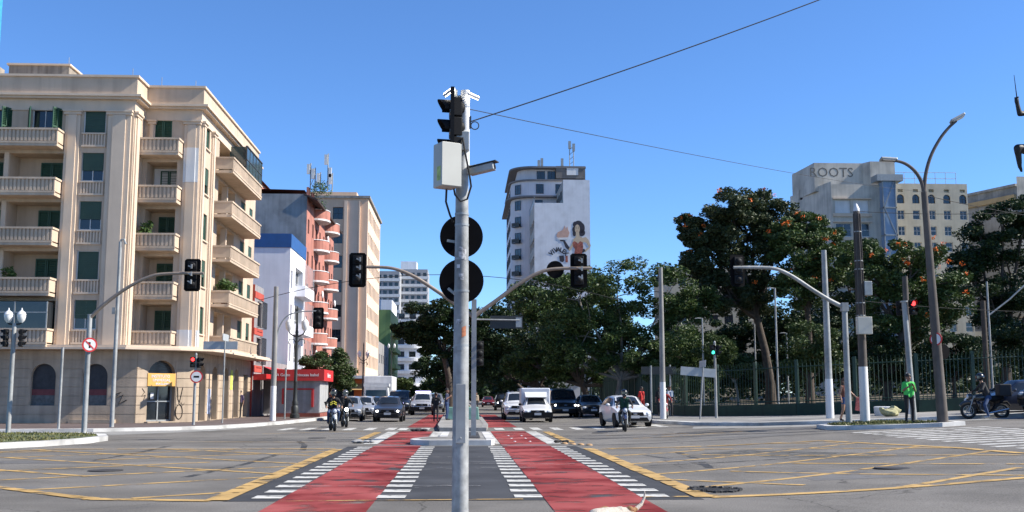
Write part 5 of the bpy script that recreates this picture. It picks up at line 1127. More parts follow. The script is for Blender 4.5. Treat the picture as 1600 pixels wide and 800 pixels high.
# ---- loose things -------------------------------------------------------------
tx = 17.0; t = thing('filled_sack', 'pale yellow filled sack lying by the park wall', 'sack', (xat(1391,655,45.5), 45.5, gz(xat(1391,655,45.5))+.12)); q = MB()
q.ball((0,0,.2),.42,.32,.22,14,8).ball((.25,.05,.3),.26,.22,.2,10,6).ball((-.3,0,.25),.2,.2,.18,10,6); q.v = [(x*(1+.16*math.sin(9*z+7*x)), y*(1+.16*math.sin(8*x+5*z)), z*(.85+.15*math.sin(11*x+6*y))) for x, y, z in q.v]; q.build('sack_body', mat('sack', (.42,.40,.22), .9, var=.3, sc=6, bump=.6), t, True)
tag(MB().lathe([(.35,0),(.42,.1),(.44,.42),(.38,.45),(.36,.3)], n=14).build('stone_block', K['whitepaint'], None, True, (xat(1382,652,47),47,gz(17.5)+.12)), 'white round bollard stump beside the yellow sack', 'bollard')
for i, (x0_, x1_) in enumerate(((-.95,-.1),(.15,1.0))):
    o = MB(); o.prismy([(x0_,.0),(x1_,.0),(x1_-.06,.72),(x0_+.06,.72)], 0, .6); o = o.build('planter', mat('turquoise_concrete', (.28,.52,.42), .8, var=.2, sc=4, stain=.4), None, False, (.0,62.5,.16)); bevel(o,.04)
    tag(o, ('turquoise concrete barrier block behind the person on the median','turquoise concrete barrier block right of the signal poles on the median')[i], 'barrier')
def rag(label, x, y, s, c):
    q = MB(); g = random.Random(int(x*10)); 
    for i in range(7): q.ball((g.uniform(-.4,.4)*s, g.uniform(-.2,.2)*s, .05), g.uniform(.12,.25)*s, g.uniform(.1,.2)*s, g.uniform(.05,.11)*s, 8, 5)
    tag(q.build('crumpled_cloth', mat(label[:12], c, .95, var=.3, sc=8), None, True, (x,y,.01)), label, 'rag')
rag('dark crumpled cloth lying at the end of the red cycle lane', -1.95, 46.9, .9, (.03,.03,.035)); rag('broken grey bollard pieces at the left lane edge', -3.15, 35.2, .7, (.3,.3,.3)); rag('dark dirt lump at the right edge of the red lane', 3.2, 35.0, .5, (.04,.035,.03))
for i in range(4): tag(MB().lathe([(.11,0),(.1,.03),(.06,.05),(.02,.055)], n=10).build('road_stud', mat('stud_tan', (.42,.26,.13), .8, var=.2, sc=5), None, True, (3.25+i*.22-.0, 34.4-i*.35, .0)), 'tan round road stud in a row at the right end of the dash line', 'road stud', 'road studs by the red lane')
for i in range(2):
    for j in range(3): tag(MB().lathe([(.045,0),(.04,.015),(.02,.02)], n=8).build('road_stud', K['whitepaint'], None, True, (1.75+i*.5, 36+j*2.6, .01)), 'small white stud set in the red lane beside the median', 'road stud', 'white studs in the red lane')
# ------------------------------------------------------------------ trees
def ptree(name, label, Y, u, blobs, n, leaf, m, trunk=.28, bark='bark', flowers=0, base=None, lean=0., seed=1, group=None, zs=None):
    """blobs: (u, v, ru, rv) crown lobes given by their outline at the tree's own distance"""
    g = np.random.RandomState(seed); x0 = xat(u, 600, Y); z0 = (gz(x0) if zs is None else zs)+.12; pm = 1694./Y
    t = thing(name, label, 'tree', (x0, Y, z0), group=group); C, Rr, mains = [], [], []
    for (bu, bv, ru, rv) in blobs:
        x, z = at(bu, bv, Y); rx, rz = ru/pm, rv/pm; ry = (rx+rz)*.55; dy = g.uniform(-.8,.8)*ry*.6; mains.append((x-x0, dy, z-z0, rx, ry, rz))
        k = int(14+rx*rz*2.2)
        for _ in range(k):
            d = g.normal(size=3); d /= np.linalg.norm(d); r = g.uniform(.45,1)**.6; C.append((x-x0+d[0]*rx*r, dy+d[1]*ry*r, z-z0+d[2]*rz*r)); s = g.uniform(.16,.34)*min(rx,rz)+.2; Rr.append((s*1.25, s*1.25, s*.75))
    V = leaves_np(g, C, Rr, int(n*2.4), leaf*.75, .55); link(leaf_mesh('crown', V, m), 'crown', t)
    zmin = min(q[2]-q[5]*.4 for q in mains); mz = max(1.2, zmin); cx = sum(q[0] for q in mains)/len(mains)*.35; tb = MB(); h1 = mz*.9
    top = Vector((cx+lean, 0, h1)); tb.tube([(0,0,-.15),(.03,0,h1*.25),(top.x*.4+.08,.05,h1*.6),tuple(top)], [trunk*1.35,trunk,trunk*.85,trunk*.7], 10)
    trunk_o = tb.build('trunk', K[bark], t, True)
    lb = MB()
    for i, q in enumerate(mains):
        e = Vector(q[:3]); mid = top.lerp(e, .5)+Vector((g.uniform(-.3,.3), g.uniform(-.3,.3), -.1*abs(e.x-top.x))); lb.tube([tuple(top-Vector((0,0,.3))), tuple(mid), tuple(e)], [trunk*.55, trunk*.33, trunk*.12], 7)
        for _ in range(4):
            d = Vector(g.normal(size=3)); d.normalize(); e2 = e+Vector((d.x*q[3], d.y*q[4], d.z*q[5]))*.85; m2 = mid.lerp(e, g.uniform(.3,1)); lb.tube([tuple(m2), tuple(m2.lerp(e2,.5)+Vector((0,0,.1))), tuple(e2)], [trunk*.2,trunk*.12,trunk*.05], 5)
    o = lb.build('limbs', K[bark], t, True, fix=False); o['kind'] = 'stuff'
    if flowers:
        cc = []
        for _ in range(flowers):
            q = mains[g.randint(len(mains))]; d = g.normal(size=3); d[2] = abs(d[2])*.9; d[1] = -abs(d[1]); d /= np.linalg.norm(d); cc.append((q[0]+d[0]*q[3]*1.05, q[1]+d[1]*q[4]*1.05, q[2]+d[2]*q[5]*1.05))
        V = leaves_np(g, cc, [(.2,.2,.16)]*len(cc), flowers*12, .085, .8); o = link(leaf_mesh('flowers', V, leafmat('orange_blossom', (.62,.10,.02), (.75,.20,.03))), 'flowers', t); o['kind'] = 'stuff'
    return t
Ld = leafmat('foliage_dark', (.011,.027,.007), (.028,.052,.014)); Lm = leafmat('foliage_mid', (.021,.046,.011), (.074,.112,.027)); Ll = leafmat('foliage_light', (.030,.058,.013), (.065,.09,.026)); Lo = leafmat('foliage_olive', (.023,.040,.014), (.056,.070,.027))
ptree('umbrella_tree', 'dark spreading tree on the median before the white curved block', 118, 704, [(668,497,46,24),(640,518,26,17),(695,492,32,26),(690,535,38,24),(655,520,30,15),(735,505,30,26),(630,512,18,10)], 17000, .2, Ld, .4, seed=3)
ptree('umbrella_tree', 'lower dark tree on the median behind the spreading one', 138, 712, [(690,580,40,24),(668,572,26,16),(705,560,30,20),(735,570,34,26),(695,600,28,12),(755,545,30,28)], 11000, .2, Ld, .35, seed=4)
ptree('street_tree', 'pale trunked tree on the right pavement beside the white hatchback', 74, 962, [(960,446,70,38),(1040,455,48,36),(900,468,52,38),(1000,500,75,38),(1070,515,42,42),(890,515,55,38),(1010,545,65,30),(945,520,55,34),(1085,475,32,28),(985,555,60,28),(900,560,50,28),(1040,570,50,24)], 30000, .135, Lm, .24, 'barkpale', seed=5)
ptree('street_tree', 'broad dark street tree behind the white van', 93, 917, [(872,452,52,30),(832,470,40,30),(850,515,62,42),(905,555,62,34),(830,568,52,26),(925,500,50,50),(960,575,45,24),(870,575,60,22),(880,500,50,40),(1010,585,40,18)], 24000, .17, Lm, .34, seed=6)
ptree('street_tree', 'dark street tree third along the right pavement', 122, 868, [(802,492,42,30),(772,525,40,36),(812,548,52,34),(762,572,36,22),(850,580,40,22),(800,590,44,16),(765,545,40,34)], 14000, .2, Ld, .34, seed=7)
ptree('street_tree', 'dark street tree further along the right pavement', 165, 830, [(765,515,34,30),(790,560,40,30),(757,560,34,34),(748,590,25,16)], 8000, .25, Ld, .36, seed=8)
ptree('flame_tree', 'tall domed tree with scattered orange blossoms rising over the park', 76, 1203, [(1138,328,46,30),(1182,322,40,30),(1105,362,40,30),(1155,372,66,42),(1222,368,44,32),(1195,412,56,38),(1108,415,38,36),(1132,462,46,30),(1085,375,22,16),(1170,462,40,34),(1090,410,24,22),(1080,352,20,16),(1205,345,44,30),(1150,350,60,40)], 38000, .145, Lo, .34, seed=9, flowers=20)
ptree('flame_tree', 'orange blossomed tree with wide low crown beside the utility pole', 73, 1265, [(1262,352,40,22),(1290,375,36,28),(1250,395,46,34),(1295,420,34,34),(1265,450,42,34),(1235,440,36,30),(1225,365,28,22)], 14000, .145, Lm, .28, seed=10, flowers=24)
ptree('flame_tree', 'orange blossomed tree growing between the street lamp and the leaning signal', 66, 1385, [(1425,395,46,26),(1462,432,44,36),(1420,445,52,38),(1482,470,32,32),(1375,425,46,36),(1385,485,46,34),(1440,495,42,34),(1345,400,34,24)], 18000, .13, Lm, .26, seed=11, flowers=28, lean=.6)
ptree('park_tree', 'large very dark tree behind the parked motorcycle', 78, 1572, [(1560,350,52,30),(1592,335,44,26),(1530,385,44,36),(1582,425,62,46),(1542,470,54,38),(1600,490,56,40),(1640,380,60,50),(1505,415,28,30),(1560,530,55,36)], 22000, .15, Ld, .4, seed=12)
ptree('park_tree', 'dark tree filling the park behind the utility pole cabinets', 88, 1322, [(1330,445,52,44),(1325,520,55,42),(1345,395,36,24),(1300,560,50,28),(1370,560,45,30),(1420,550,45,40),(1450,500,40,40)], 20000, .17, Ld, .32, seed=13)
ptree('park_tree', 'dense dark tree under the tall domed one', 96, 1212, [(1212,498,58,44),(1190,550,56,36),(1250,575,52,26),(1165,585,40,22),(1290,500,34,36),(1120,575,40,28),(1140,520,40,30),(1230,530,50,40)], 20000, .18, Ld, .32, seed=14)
ptree('small_tree', 'light green young tree behind the leaning name sign', 67, 1152, [(1142,556,40,22),(1112,545,26,20),(1165,575,26,18),(1125,578,24,14)], 6500, .11, Ll, .09, 'barkpale', seed=15)
ptree('small_tree', 'light green bushy tree left of the tall pale pole', 64, 1262, [(1262,532,36,34),(1250,575,28,20),(1285,560,26,26)], 6500, .11, Ll, .11, seed=16)
ptree('small_tree', 'dark round bush behind the leaning signal post', 62, 1490, [(1488,545,42,30),(1460,575,30,24),(1515,575,32,26)], 8000, .11, Ld, .14, seed=17)
ptree('small_tree', 'dark small tree behind the man in green', 66, 1382, [(1372,545,38,28),(1400,575,28,22),(1345,575,28,22)], 7000, .11, Ld, .14, seed=18)
ptree('park_tree', 'dark tree at the fence corner behind the concrete pole', 70, 1066, [(1062,545,34,34),(1085,590,28,22),(1040,585,26,22),(1085,560,28,30)], 8500, .12, Lm, .17, seed=19)
ptree('park_tree', 'dark tree far right beyond the parked cars', 64, 1622, [(1605,540,45,40),(1640,480,50,50),(1650,580,50,34)], 9000, .13, Ld, .22, seed=20)
ptree('kiosk_tree', 'bright leafy tree behind the red kiosk', 84, 512, [(510,573,34,18),(486,570,18,12),(532,582,20,16),(518,556,22,11),(500,590,22,12),(538,600,12,12)], 7500, .12, Ll, .13, seed=21, zs=.0)
for i, (u, v, Y, r) in enumerate(((628,603,175,13),(642,612,210,10),(672,600,240,16),(655,618,260,9))):
    ptree('distant_street_tree', ('small green tree below the green block','tiny tree past the green block','dark tree at the far end of the left pavement','low pale tree under the white curved block')[i], Y, u, [(u,v,r,r*.8),(u+r*.6,v-r*.4,r*.7,r*.6),(u-r*.5,v+r*.3,r*.6,r*.5)], 2200, .28, Lm, .2, seed=30+i, zs=0)
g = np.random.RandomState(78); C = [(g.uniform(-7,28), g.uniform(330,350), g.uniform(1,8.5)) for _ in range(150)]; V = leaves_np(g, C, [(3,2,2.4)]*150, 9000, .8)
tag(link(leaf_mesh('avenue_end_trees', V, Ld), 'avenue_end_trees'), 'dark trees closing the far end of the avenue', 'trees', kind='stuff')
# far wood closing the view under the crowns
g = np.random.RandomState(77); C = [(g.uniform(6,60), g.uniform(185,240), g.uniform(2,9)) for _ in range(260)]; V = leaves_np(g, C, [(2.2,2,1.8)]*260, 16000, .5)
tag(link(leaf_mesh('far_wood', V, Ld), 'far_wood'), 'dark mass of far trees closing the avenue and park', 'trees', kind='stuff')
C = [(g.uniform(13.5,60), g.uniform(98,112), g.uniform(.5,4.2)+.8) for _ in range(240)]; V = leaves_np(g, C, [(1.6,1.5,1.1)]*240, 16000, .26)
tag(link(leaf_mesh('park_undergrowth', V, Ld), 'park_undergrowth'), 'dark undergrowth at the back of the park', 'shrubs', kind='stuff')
grass('park_grass', 'patchy lawn inside the park railing', [(14.5,57.6),(17,53.5),(21.5,50.4),(45,48.5),(45,75),(14,75)], 9000, .12, (.06,.09,.02), (.12,.12,.05), .16)
# ------------------------------------------------------------------ vehicles
def wheel(root, x, y, r, w, name='wheel'):
    o = MB().lathe([(r*.6,-w/2),(r*.93,-w/2),(r,-w*.36),(r,w*.36),(r*.93,w/2),(r*.6,w/2)], n=22).mesh('tyre', K['rubber'], True)
    t = link(o, name, root, (x, y, r)); t.rotation_euler = (0, PI/2, 0)
    k = MB().lathe([(r*.62,-w*.4),(r*.62,w*.4),(r*.5,w*.36),(r*.12,w*.47),(.02,w*.47)], n=16); q = MB()
    link(k.mesh('rim', mat('alloy', (.42,.43,.44), .35, m=.8, var=.1), True), 'rim', t)
    for i in range(5):
        a = 2*PI*i/5; q.obox((r*.36*math.cos(a), r*.36*math.sin(a), 0), (r*.14, r*.1, w*.9), (0,0,a))
    link(q.mesh('spoke_gap', K['black']), 'spoke_gap', t); return t
KINDS = {
 'hatch': (3.95,1.72,.30,[(0,.42,.52,.60,.56,.5),(.012,.30,.62,.78,.66,.6),(.06,.23,.74,.84,.78,.68),(.27,.2,.92,.86,.97,.72),(.44,.2,.96,.86,1.42,.58),(.6,.2,.98,.86,1.47,.59),(.82,.22,1.0,.85,1.42,.57),(.94,.28,1.0,.82,1.12,.62),(.99,.34,.88,.76,.92,.64),(1,.45,.7,.68,.72,.56)],(.15,.80)),
 'sedan': (4.3,1.72,.30,[(0,.42,.52,.60,.56,.5),(.012,.30,.62,.78,.66,.6),(.06,.23,.76,.84,.80,.68),(.26,.2,.94,.86,.99,.72),(.40,.2,.97,.86,1.44,.58),(.56,.2,.98,.86,1.50,.59),(.72,.22,1.0,.85,1.42,.57),(.86,.24,1.0,.84,1.08,.66),(.98,.3,.96,.8,1.02,.66),(1,.45,.7,.7,.74,.58)],(.16,.79)),
 'suv': (4.7,1.86,.36,[(0,.5,.64,.66,.68,.55),(.012,.38,.78,.84,.86,.66),(.06,.32,.96,.91,1.02,.74),(.26,.28,1.08,.93,1.15,.78),(.40,.28,1.12,.93,1.70,.64),(.6,.28,1.14,.93,1.78,.66),(.88,.3,1.14,.92,1.74,.64),(.97,.34,1.1,.9,1.25,.7),(1,.5,.85,.8,.9,.6)],(.17,.80)),
 'van': (4.8,1.95,.34,[(0,.46,.62,.7,.66,.6),(.012,.34,.78,.88,.84,.7),(.05,.28,.95,.95,1.02,.78),(.17,.26,1.1,.97,1.2,.84),(.31,.26,1.15,.97,1.9,.76),(.5,.26,1.18,.97,2.0,.78),(.95,.28,1.18,.97,1.98,.78),(.99,.3,1.1,.95,1.85,.76),(1,.5,.9,.9,1.2,.7)],(.17,.80)),
}
def car(kind, label, x, y, rot, color, cname, lit=False, black_trim=False, roof_bar=False, cargo=False, plate=True, metal=.2, bumper=None):
    L, Wd, wr, st, (fa, ra) = KINDS[kind]; z0 = max(gz(x), 0); t = thing('motor_car' if kind != 'van' else 'motor_van', label, 'van' if cargo or kind == 'van' else 'car', (x, y, z0), R_(rot))
    paint = mat(cname, color, .32, m=metal, var=.04, sc=3, coat=.7)
    ts = sorted({*[s[0] for s in st], *[i/26 for i in range(27)]}); arr = np.array(st)
    sec = lambda q: [np.interp(q, arr[:,0], arr[:,k]) for k in range(1,6)]
    def ring(q):
        zb, zl, hw, zt, wt = sec(q); yy = -L/2+L*q
        return [(hw*.86,yy,zb),(hw*.99,yy,zb+.14),(hw,yy,(zb+zl)/2+.04),(hw*.965,yy,zl),(wt+.02,yy,max(zl+.01,zt-.08)),(wt-.08,yy,max(zl+.02,zt-.015)),(0,yy,max(zl+.03,zt+.015))]
    b = MB(); n = 13; rows = []
    for q in ts: r = ring(q); rows.append(r+[(-p[0],p[1],p[2]) for p in r[-2::-1]])
    vs = [p for r in rows for p in r]; fs = [(i*n+k, i*n+k+1, (i+1)*n+k+1, (i+1)*n+k) for i in range(len(rows)-1) for k in range(n-1)]
    fs += [(i*n, (i+1)*n, (i+1)*n+n-1, i*n+n-1) for i in range(len(rows)-1)]+[tuple(range(n))[::-1], tuple((len(rows)-1)*n+k for k in range(n))]
    b.add(vs, fs); body = b.build('body', paint, t, True)
    P = lambda q, k, s=1, d=0.: (lambda p: Vector((s*(p[0]+d), p[1], p[2])))(ring(q)[k])
    a0 = [s[0] for s in st if s[3] > .5][3]; wt0 = st[3][0]; wt1 = st[4][0]; rr1 = st[-3 if kind in ('hatch','sedan') else -2][0]; rr0 = st[-4 if kind in ('hatch','sedan') else -3][0]
    if kind == 'sedan': rr0, rr1 = st[6][0], st[7][0]
    if kind == 'hatch': rr0, rr1 = st[6][0], st[7][0]
    gl = MB(); m_ = 6                                        # windscreen and rear window follow the body
    for (qa, qb, nm) in ((wt0+.02, wt1-.012, 'windscreen'), (rr0+.02, rr1-.02, 'rear_window')):
        gl = MB(); V = []
        for i in range(m_+1):
            q = qa+(qb-qa)*i/m_; r = ring(q); w_ = r[4][0]*.93
            for s in (-1,-.5,0,.5,1): zz = r[6][2]+(r[4][2]-r[6][2])*abs(s)**3*.75; V.append((w_*s, r[4][1]+(-.012 if nm == 'windscreen' else .012), zz+.014))
        gl.add(V, [(i*5+k, i*5+k+1, (i+1)*5+k+1, (i+1)*5+k) for i in range(m_) for k in range(4)]); gl.build(nm, K['glass'], t, True)
    tb0, tb1, tt0, tt1 = wt0+.045, rr1-.02, wt1-.02, rr0-.005
    if cargo: tb1 = tt1 = wt1+.13
    for s in (-1, 1):
        cuts = [(0,.46),(.49,.98)] if not cargo else [(0,1)]
        for c0, c1 in cuts:
            gl = MB(); V = []
            for i in range(7):
                f = c0+(c1-c0)*i/6; pb = P(tb0+(tb1-tb0)*f, 3, s); pt = P(tt0+(tt1-tt0)*f, 4, s)
                for k in (.06,.5,.95):
                    p = pb.lerp(pt, k); q = (p.y+L/2)/L; r = ring(q); zz = (p.z-r[3][2])/max(.05, r[4][2]-r[3][2]); zz = min(1, max(0, zz)); xx = r[3][0]+(r[4][0]-r[3][0])*zz; V.append((s*(xx+.012), p.y, min(p.z, r[4][2])))
            gl.add(V, [(i*3+k, i*3+k+1, (i+1)*3+k+1, (i+1)*3+k) for i in range(6) for k in range(2)]); gl.build('side_window', K['glass'], t)
    hw = Wd/2
    for yy in (-L/2+L*fa, -L/2+L*ra):
        for s in (-1, 1):
            MB().tube([(s*(hw-.1),yy,wr+.03),(s*(hw+.004),yy,wr+.02)], wr+.045, 22).build('wheel_arch', K['black'], t, False); wheel(t, s*(hw-.092), yy, wr, .2)
    yf = -L/2; zf = sec(.05)[1]
    hl = mat('headlight_on', (1,.97,.9), .2, var=0, emit=7) if lit else mat('headlight', (.62,.65,.68), .12, var=0, spec=.8)
    for s in (-1, 1):
        o = MB().ball((s*hw*.72, yf+.14, zf-.1), .17, .13, .085, 12, 8).build('headlight', K['lensd'] if lit else hl, t, True)
        MB().ball((s*hw*.7, yf+.035, zf-.1), .075 if lit else .05, .03, .06, 10, 6).build('headlight_bulb', hl, o, True)
        MB().ball((s*(hw+.09), -L/2+L*(wt0+.08), sec(wt0+.1)[1]+.08), .1, .06, .075, 10, 6).build('mirror', paint if not black_trim else K['black'], t, True)
        MB().box(s*hw*.62-.08, s*hw*.62+.08, L/2-.03, L/2+.01, .72, .9).build('tail_light', mat('tail_red', (.35,.02,.02), .3, var=0), t, fix=False)
    dz = sec(.02)[0]
    MB().prismy([(-hw*.5,zf-.18),(hw*.5,zf-.18),(hw*.44,zf-.02),(-hw*.44,zf-.02)], yf-.005, yf+.12).build('grille', K['black'], t); MB().prismy([(-hw*.78,dz+.0),(hw*.78,dz+.0),(hw*.66,dz+.17),(-hw*.66,dz+.17)], yf-.012, yf+.2).build('bumper_intake', K['black'], t)
    if bumper: MB().prismy([(-hw*.98,dz-.02),(hw*.98,dz-.02),(hw*.97,dz+.3),(-hw*.97,dz+.3)], yf-.035, yf+.28).build('bumper', K['black'], t)
    if plate: MB().box(-.2,.2,yf-.05 if bumper else yf-.025,yf-.013,dz+.13,dz+.26).build('licence_plate', mat('plate_grey', (.45,.46,.48), .5, var=.1, sc=8), t, fix=False)
    MB().tube([(-.09,yf-.008,zf-.1),(.09,yf-.008,zf-.1)], .025, 6).build('badge', K['chrome'], t)
    if roof_bar:
        o = MB().box(-.6,.6,-.1,.14,1.79,1.9).build('light_bar', mat('beacon_violet', (.55,.5,1), .3, var=0, emit=5), t, fix=False)
        MB().box(-.5,.5,yf+1.0,yf+1.0+.01,1.15,1.2).build('inner_beacon', MATS['beacon_violet'], t, fix=False) if False else None
    return t
def cargo_box(t, x0, x1, y0, y1, z0, z1, m): o = MB().box(x0,x1,y0,y1,z0,z1).build('cargo_box', m, t, fix=False); bevel(o, .07, 3); return o
W_ = (.72,.73,.74)
car('hatch', 'white hatchback with black lower grille beside the rider in green', 7.75, 51.6, 6, W_, 'car_white', metal=0)
t = car('hatch', 'small white box van with black bumper', 4.35, 64.2, 0, W_, 'car_white', cargo=True, bumper=True, black_trim=True, metal=0)
cargo_box(t, -.86, .86, -.1, 1.95, .45, 1.98, mat('van_box', (.66,.69,.74), .45, var=.05, sc=2)); MB().add([(-.62,-.62,1.44),(.62,-.62,1.44),(.66,-.08,1.76),(-.66,-.08,1.76),(-.64,-.1,1.4),(.64,-.1,1.4)],[(0,1,2,3),(0,3,4),(1,5,2)]).build('wind_deflector', MATS['car_white'], t)
car('suv', 'white car half hidden behind the small white box van', 3.55, 70.5, 0, W_, 'car_white', metal=0); 
car('van', 'black passenger van with headlights on', 6.9, 75.5, 2, (.012,.012,.014), 'car_black', lit=True)
car('sedan', 'dark grey sedan standing between the van and the white hatchback', 9.0-.4, 73.5, 3, (.035,.037,.042), 'car_darkgrey'); 
car('suv', 'black car far down the right lanes with its lights on', 5.0-.6, 116, 0, (.012,.012,.014), 'car_black', lit=True); car('sedan', 'dark car behind the far black one', 7.2, 128, 0, (.03,.03,.035), 'car_darkgrey'); car('hatch', 'dark red car far down the right lanes', 3.6, 150, 0, (.2,.02,.02), 'car_red')
car('sedan', 'silver-grey car deep in the right lanes near the park', 6.2, 160, 0, (.3,.31,.32), 'car_silver', metal=.5)
car('sedan', 'graphite sedan with headlights on leading the left lanes', -4.35, 65.8, 0, (.045,.045,.05), 'car_graphite', lit=True)
car('sedan', 'silver car beside the motorcycles, foremost by the kerb', -6.95, 68, 2, (.42,.44,.46), 'car_silver2', metal=.5); car('sedan', 'silver sedan behind the kerbside silver car', -6.75, 75.5, 2, (.48,.50,.52), 'car_silver3', metal=.4); car('hatch', 'dark blue hatchback with pale headlights', -6.55, 81.5, 0, (.02,.035,.075), 'car_blue')
car('suv', 'police car with violet beacons glowing on its roof', -3.15, 88, 0, (.42,.43,.45), 'car_police', roof_bar=True, metal=.2, bumper=True); car('van', 'dark van between the box truck and the police car', -5.3, 93, 0, (.02,.022,.025), 'car_black'); car('hatch', 'white car behind the dark van and the police car', -4.6, 112, 0, W_, 'car_white', metal=0); car('suv', 'grey car behind the police car', -2.6, 104, 0, (.25,.26,.28), 'car_silver4', metal=.4)
t = thing('delivery_truck', 'white box truck with a blue-glazed cab before the peach block', 'truck', (-7.75, 100, 0)); cargo_box(t, -1.3,1.3,0.2,7,.9,3.35,mat('truck_white', (.66,.68,.70), .6, var=.05, sc=2, streak=.12)); MB().prismy([(-1.1,.4),(1.1,.4),(1.1,1.5),(1.0,2.35),(-1.0,2.35),(-1.1,1.5)], -1.7, .1).build('cab', MATS['truck_white'], t); MB().prismy([(-.98,1.15),(.98,1.15),(.9,2.05),(-.9,2.05)], -1.72, -1.69).build('windscreen', mat('blue_glass', (.03,.07,.11), .1, var=.2, sc=1), t); MB().box(-1.0,1.0,-1.72,-1.65,.45,.75).build('bumper', K['black'], t); MB().box(-1.15,1.15,-1.6,.1,2.36,2.62).build('wind_deflector', MATS['truck_white'], t)
for s in (-1,1):
    for yy in (-.9,4.8): wheel(t, s*1.0, yy, .45, .26)
car('hatch', 'dark blue car parked nose-left at the far right kerb', 23.3, 44.6, -88, (.012,.02,.045), 'car_navy', plate=False); car('suv', 'black car at the far right edge behind the dark blue one', 24.2, 41.6, -70, (.012,.012,.014), 'car_black')
# ---- motorcycles ------------------------------------------------------------
def motorcycle(label, x, y, rot, tank, trim, box=None, lit=False, white=False, lean=0):
    t = thing('motorcycle', label, 'motorcycle', (x, y, gz(x)+.0), R_(rot)); R = .3
    t.rotation_euler = (0, R_(lean), R_(rot)); tm = mat('bike_'+trim, tank, .3, var=.05, coat=.6)
    for yy, w in ((-.66,.055),(.62,.065)):
        o = MB().torus((0,0,0), R-w*.6, w, 'x', 26, 8).build('wheel', K['rubber'], t, True, (0,yy,R)); q = MB().torus((0,0,0), R-w*1.7, .016, 'x', 22, 6)
        for k in range(8): a = PI*k/8; q.cyl((0,(R-.1)*math.cos(a),(R-.1)*math.sin(a)),(0,-(R-.1)*math.cos(a),-(R-.1)*math.sin(a)),.006,n=4)
        q.cyl((-.07,0,0),(.07,0,0),.045,n=10); q.torus((.05,0,0),.11,.012,'x',16,5); q.build('rim', K['steel'], o)
    q = MB()
    for s in (-1,1): q.tube([(s*.09,-.66,R),(s*.09,-.46,.88)],.022,8)
    q.box(-.12,.12,-.5,-.4,.82,.9); q.build('fork', K['steel'], t); MB().tube([(0,-.98,.5),(0,-.86,.6),(0,-.66,.655),(0,-.48,.58)],[.05,.075,.075,.06],8).build('front_fender', K['whitepaint'] if white else tm, t, True)
    q = MB().tube([(-.36,-.3,1.02),(-.2,-.4,1.0),(0,-.44,.95),(.2,-.4,1.0),(.36,-.3,1.02)],.015,7); 
    for s in (-1,1): q.tube([(s*.28,-.36,1.02),(s*.34,-.4,1.2)],.008,5); 
    q.build('handlebar', K['black'], t, True)
    for s in (-1,1): MB().ball((s*.37,-.4,1.22),.07,.02,.05,10,6).build('mirror', K['black'], t, True)
    hd = MB().ball((0,-.58,.86),.12,.12,.13,12,8).build('headlight_shell', tm, t, True); MB().ball((0,-.66,.86),.085,.05,.09,12,6).build('headlight', mat('headlight_on', (1,.97,.9), .2, var=0, emit=7) if lit else MATS['headlight'], hd, True)
    MB().ball((0,-.16,.82),.14,.3,.14,12,8).build('fuel_tank', tm, t, True); MB().tube([(0,.1,.78),(0,.35,.77),(0,.72,.84)],[.13,.14,.09],10).build('seat', K['black'], t, True)
    q = MB().box(-.14,.14,-.25,.15,.28,.6); bevel(q.build('engine', mat('engine_grey', (.09,.09,.095), .45, m=.5, var=.2, sc=12), t), .04); q = MB().tube([(0,-.42,.85),(0,-.3,.5),(0,-.22,.25),(0,.2,.27),(0,.4,.6),(0,.1,.75)],.028,7); q.tube([(.1,.62,R),(.1,.2,.35)],.025,6); q.tube([(-.1,.62,R),(-.1,.2,.35)],.025,6); q.build('frame', K['black'], t)
    MB().tube([(.13,-.2,.35),(.16,.05,.2),(.17,.35,.27),(.17,.85,.38)],[.025,.03,.05,.045],8).build('exhaust', K['chrome'], t, True); MB().tube([(0,.55,.62),(0,.85,.66),(0,.98,.5)],[.06,.05,.03],8).build('rear_fender', K['black'], t, True)
    if box: bevel(MB().box(-.25,.25,.5,.98,.88,1.36).build('delivery_box', mat('box_'+box, {'black':(.012,.012,.014)}[box], .7), t), .04)
    return t
motorcycle('white-forked motorcycle ridden past the red kiosk', -5.65, 47.9, 14, (.05,.06,.16), 'bluegrey', white=True); motorcycle('second motorcycle following the white-forked one', -5.75, 53.6, 14, (.03,.03,.03), 'black', lit=True)
motorcycle('dark blue motorcycle beside the white hatchback', 6.85, 45.6, -6, (.015,.03,.10), 'blue'); motorcycle('red motorcycle behind the white hatchback', 11.2-.4, 57.5, -4, (.3,.02,.02), 'red'); motorcycle('black delivery motorcycle standing broadside by the park kerb', 20.8, 42.3, -96, (.02,.02,.022), 'black', box='black')
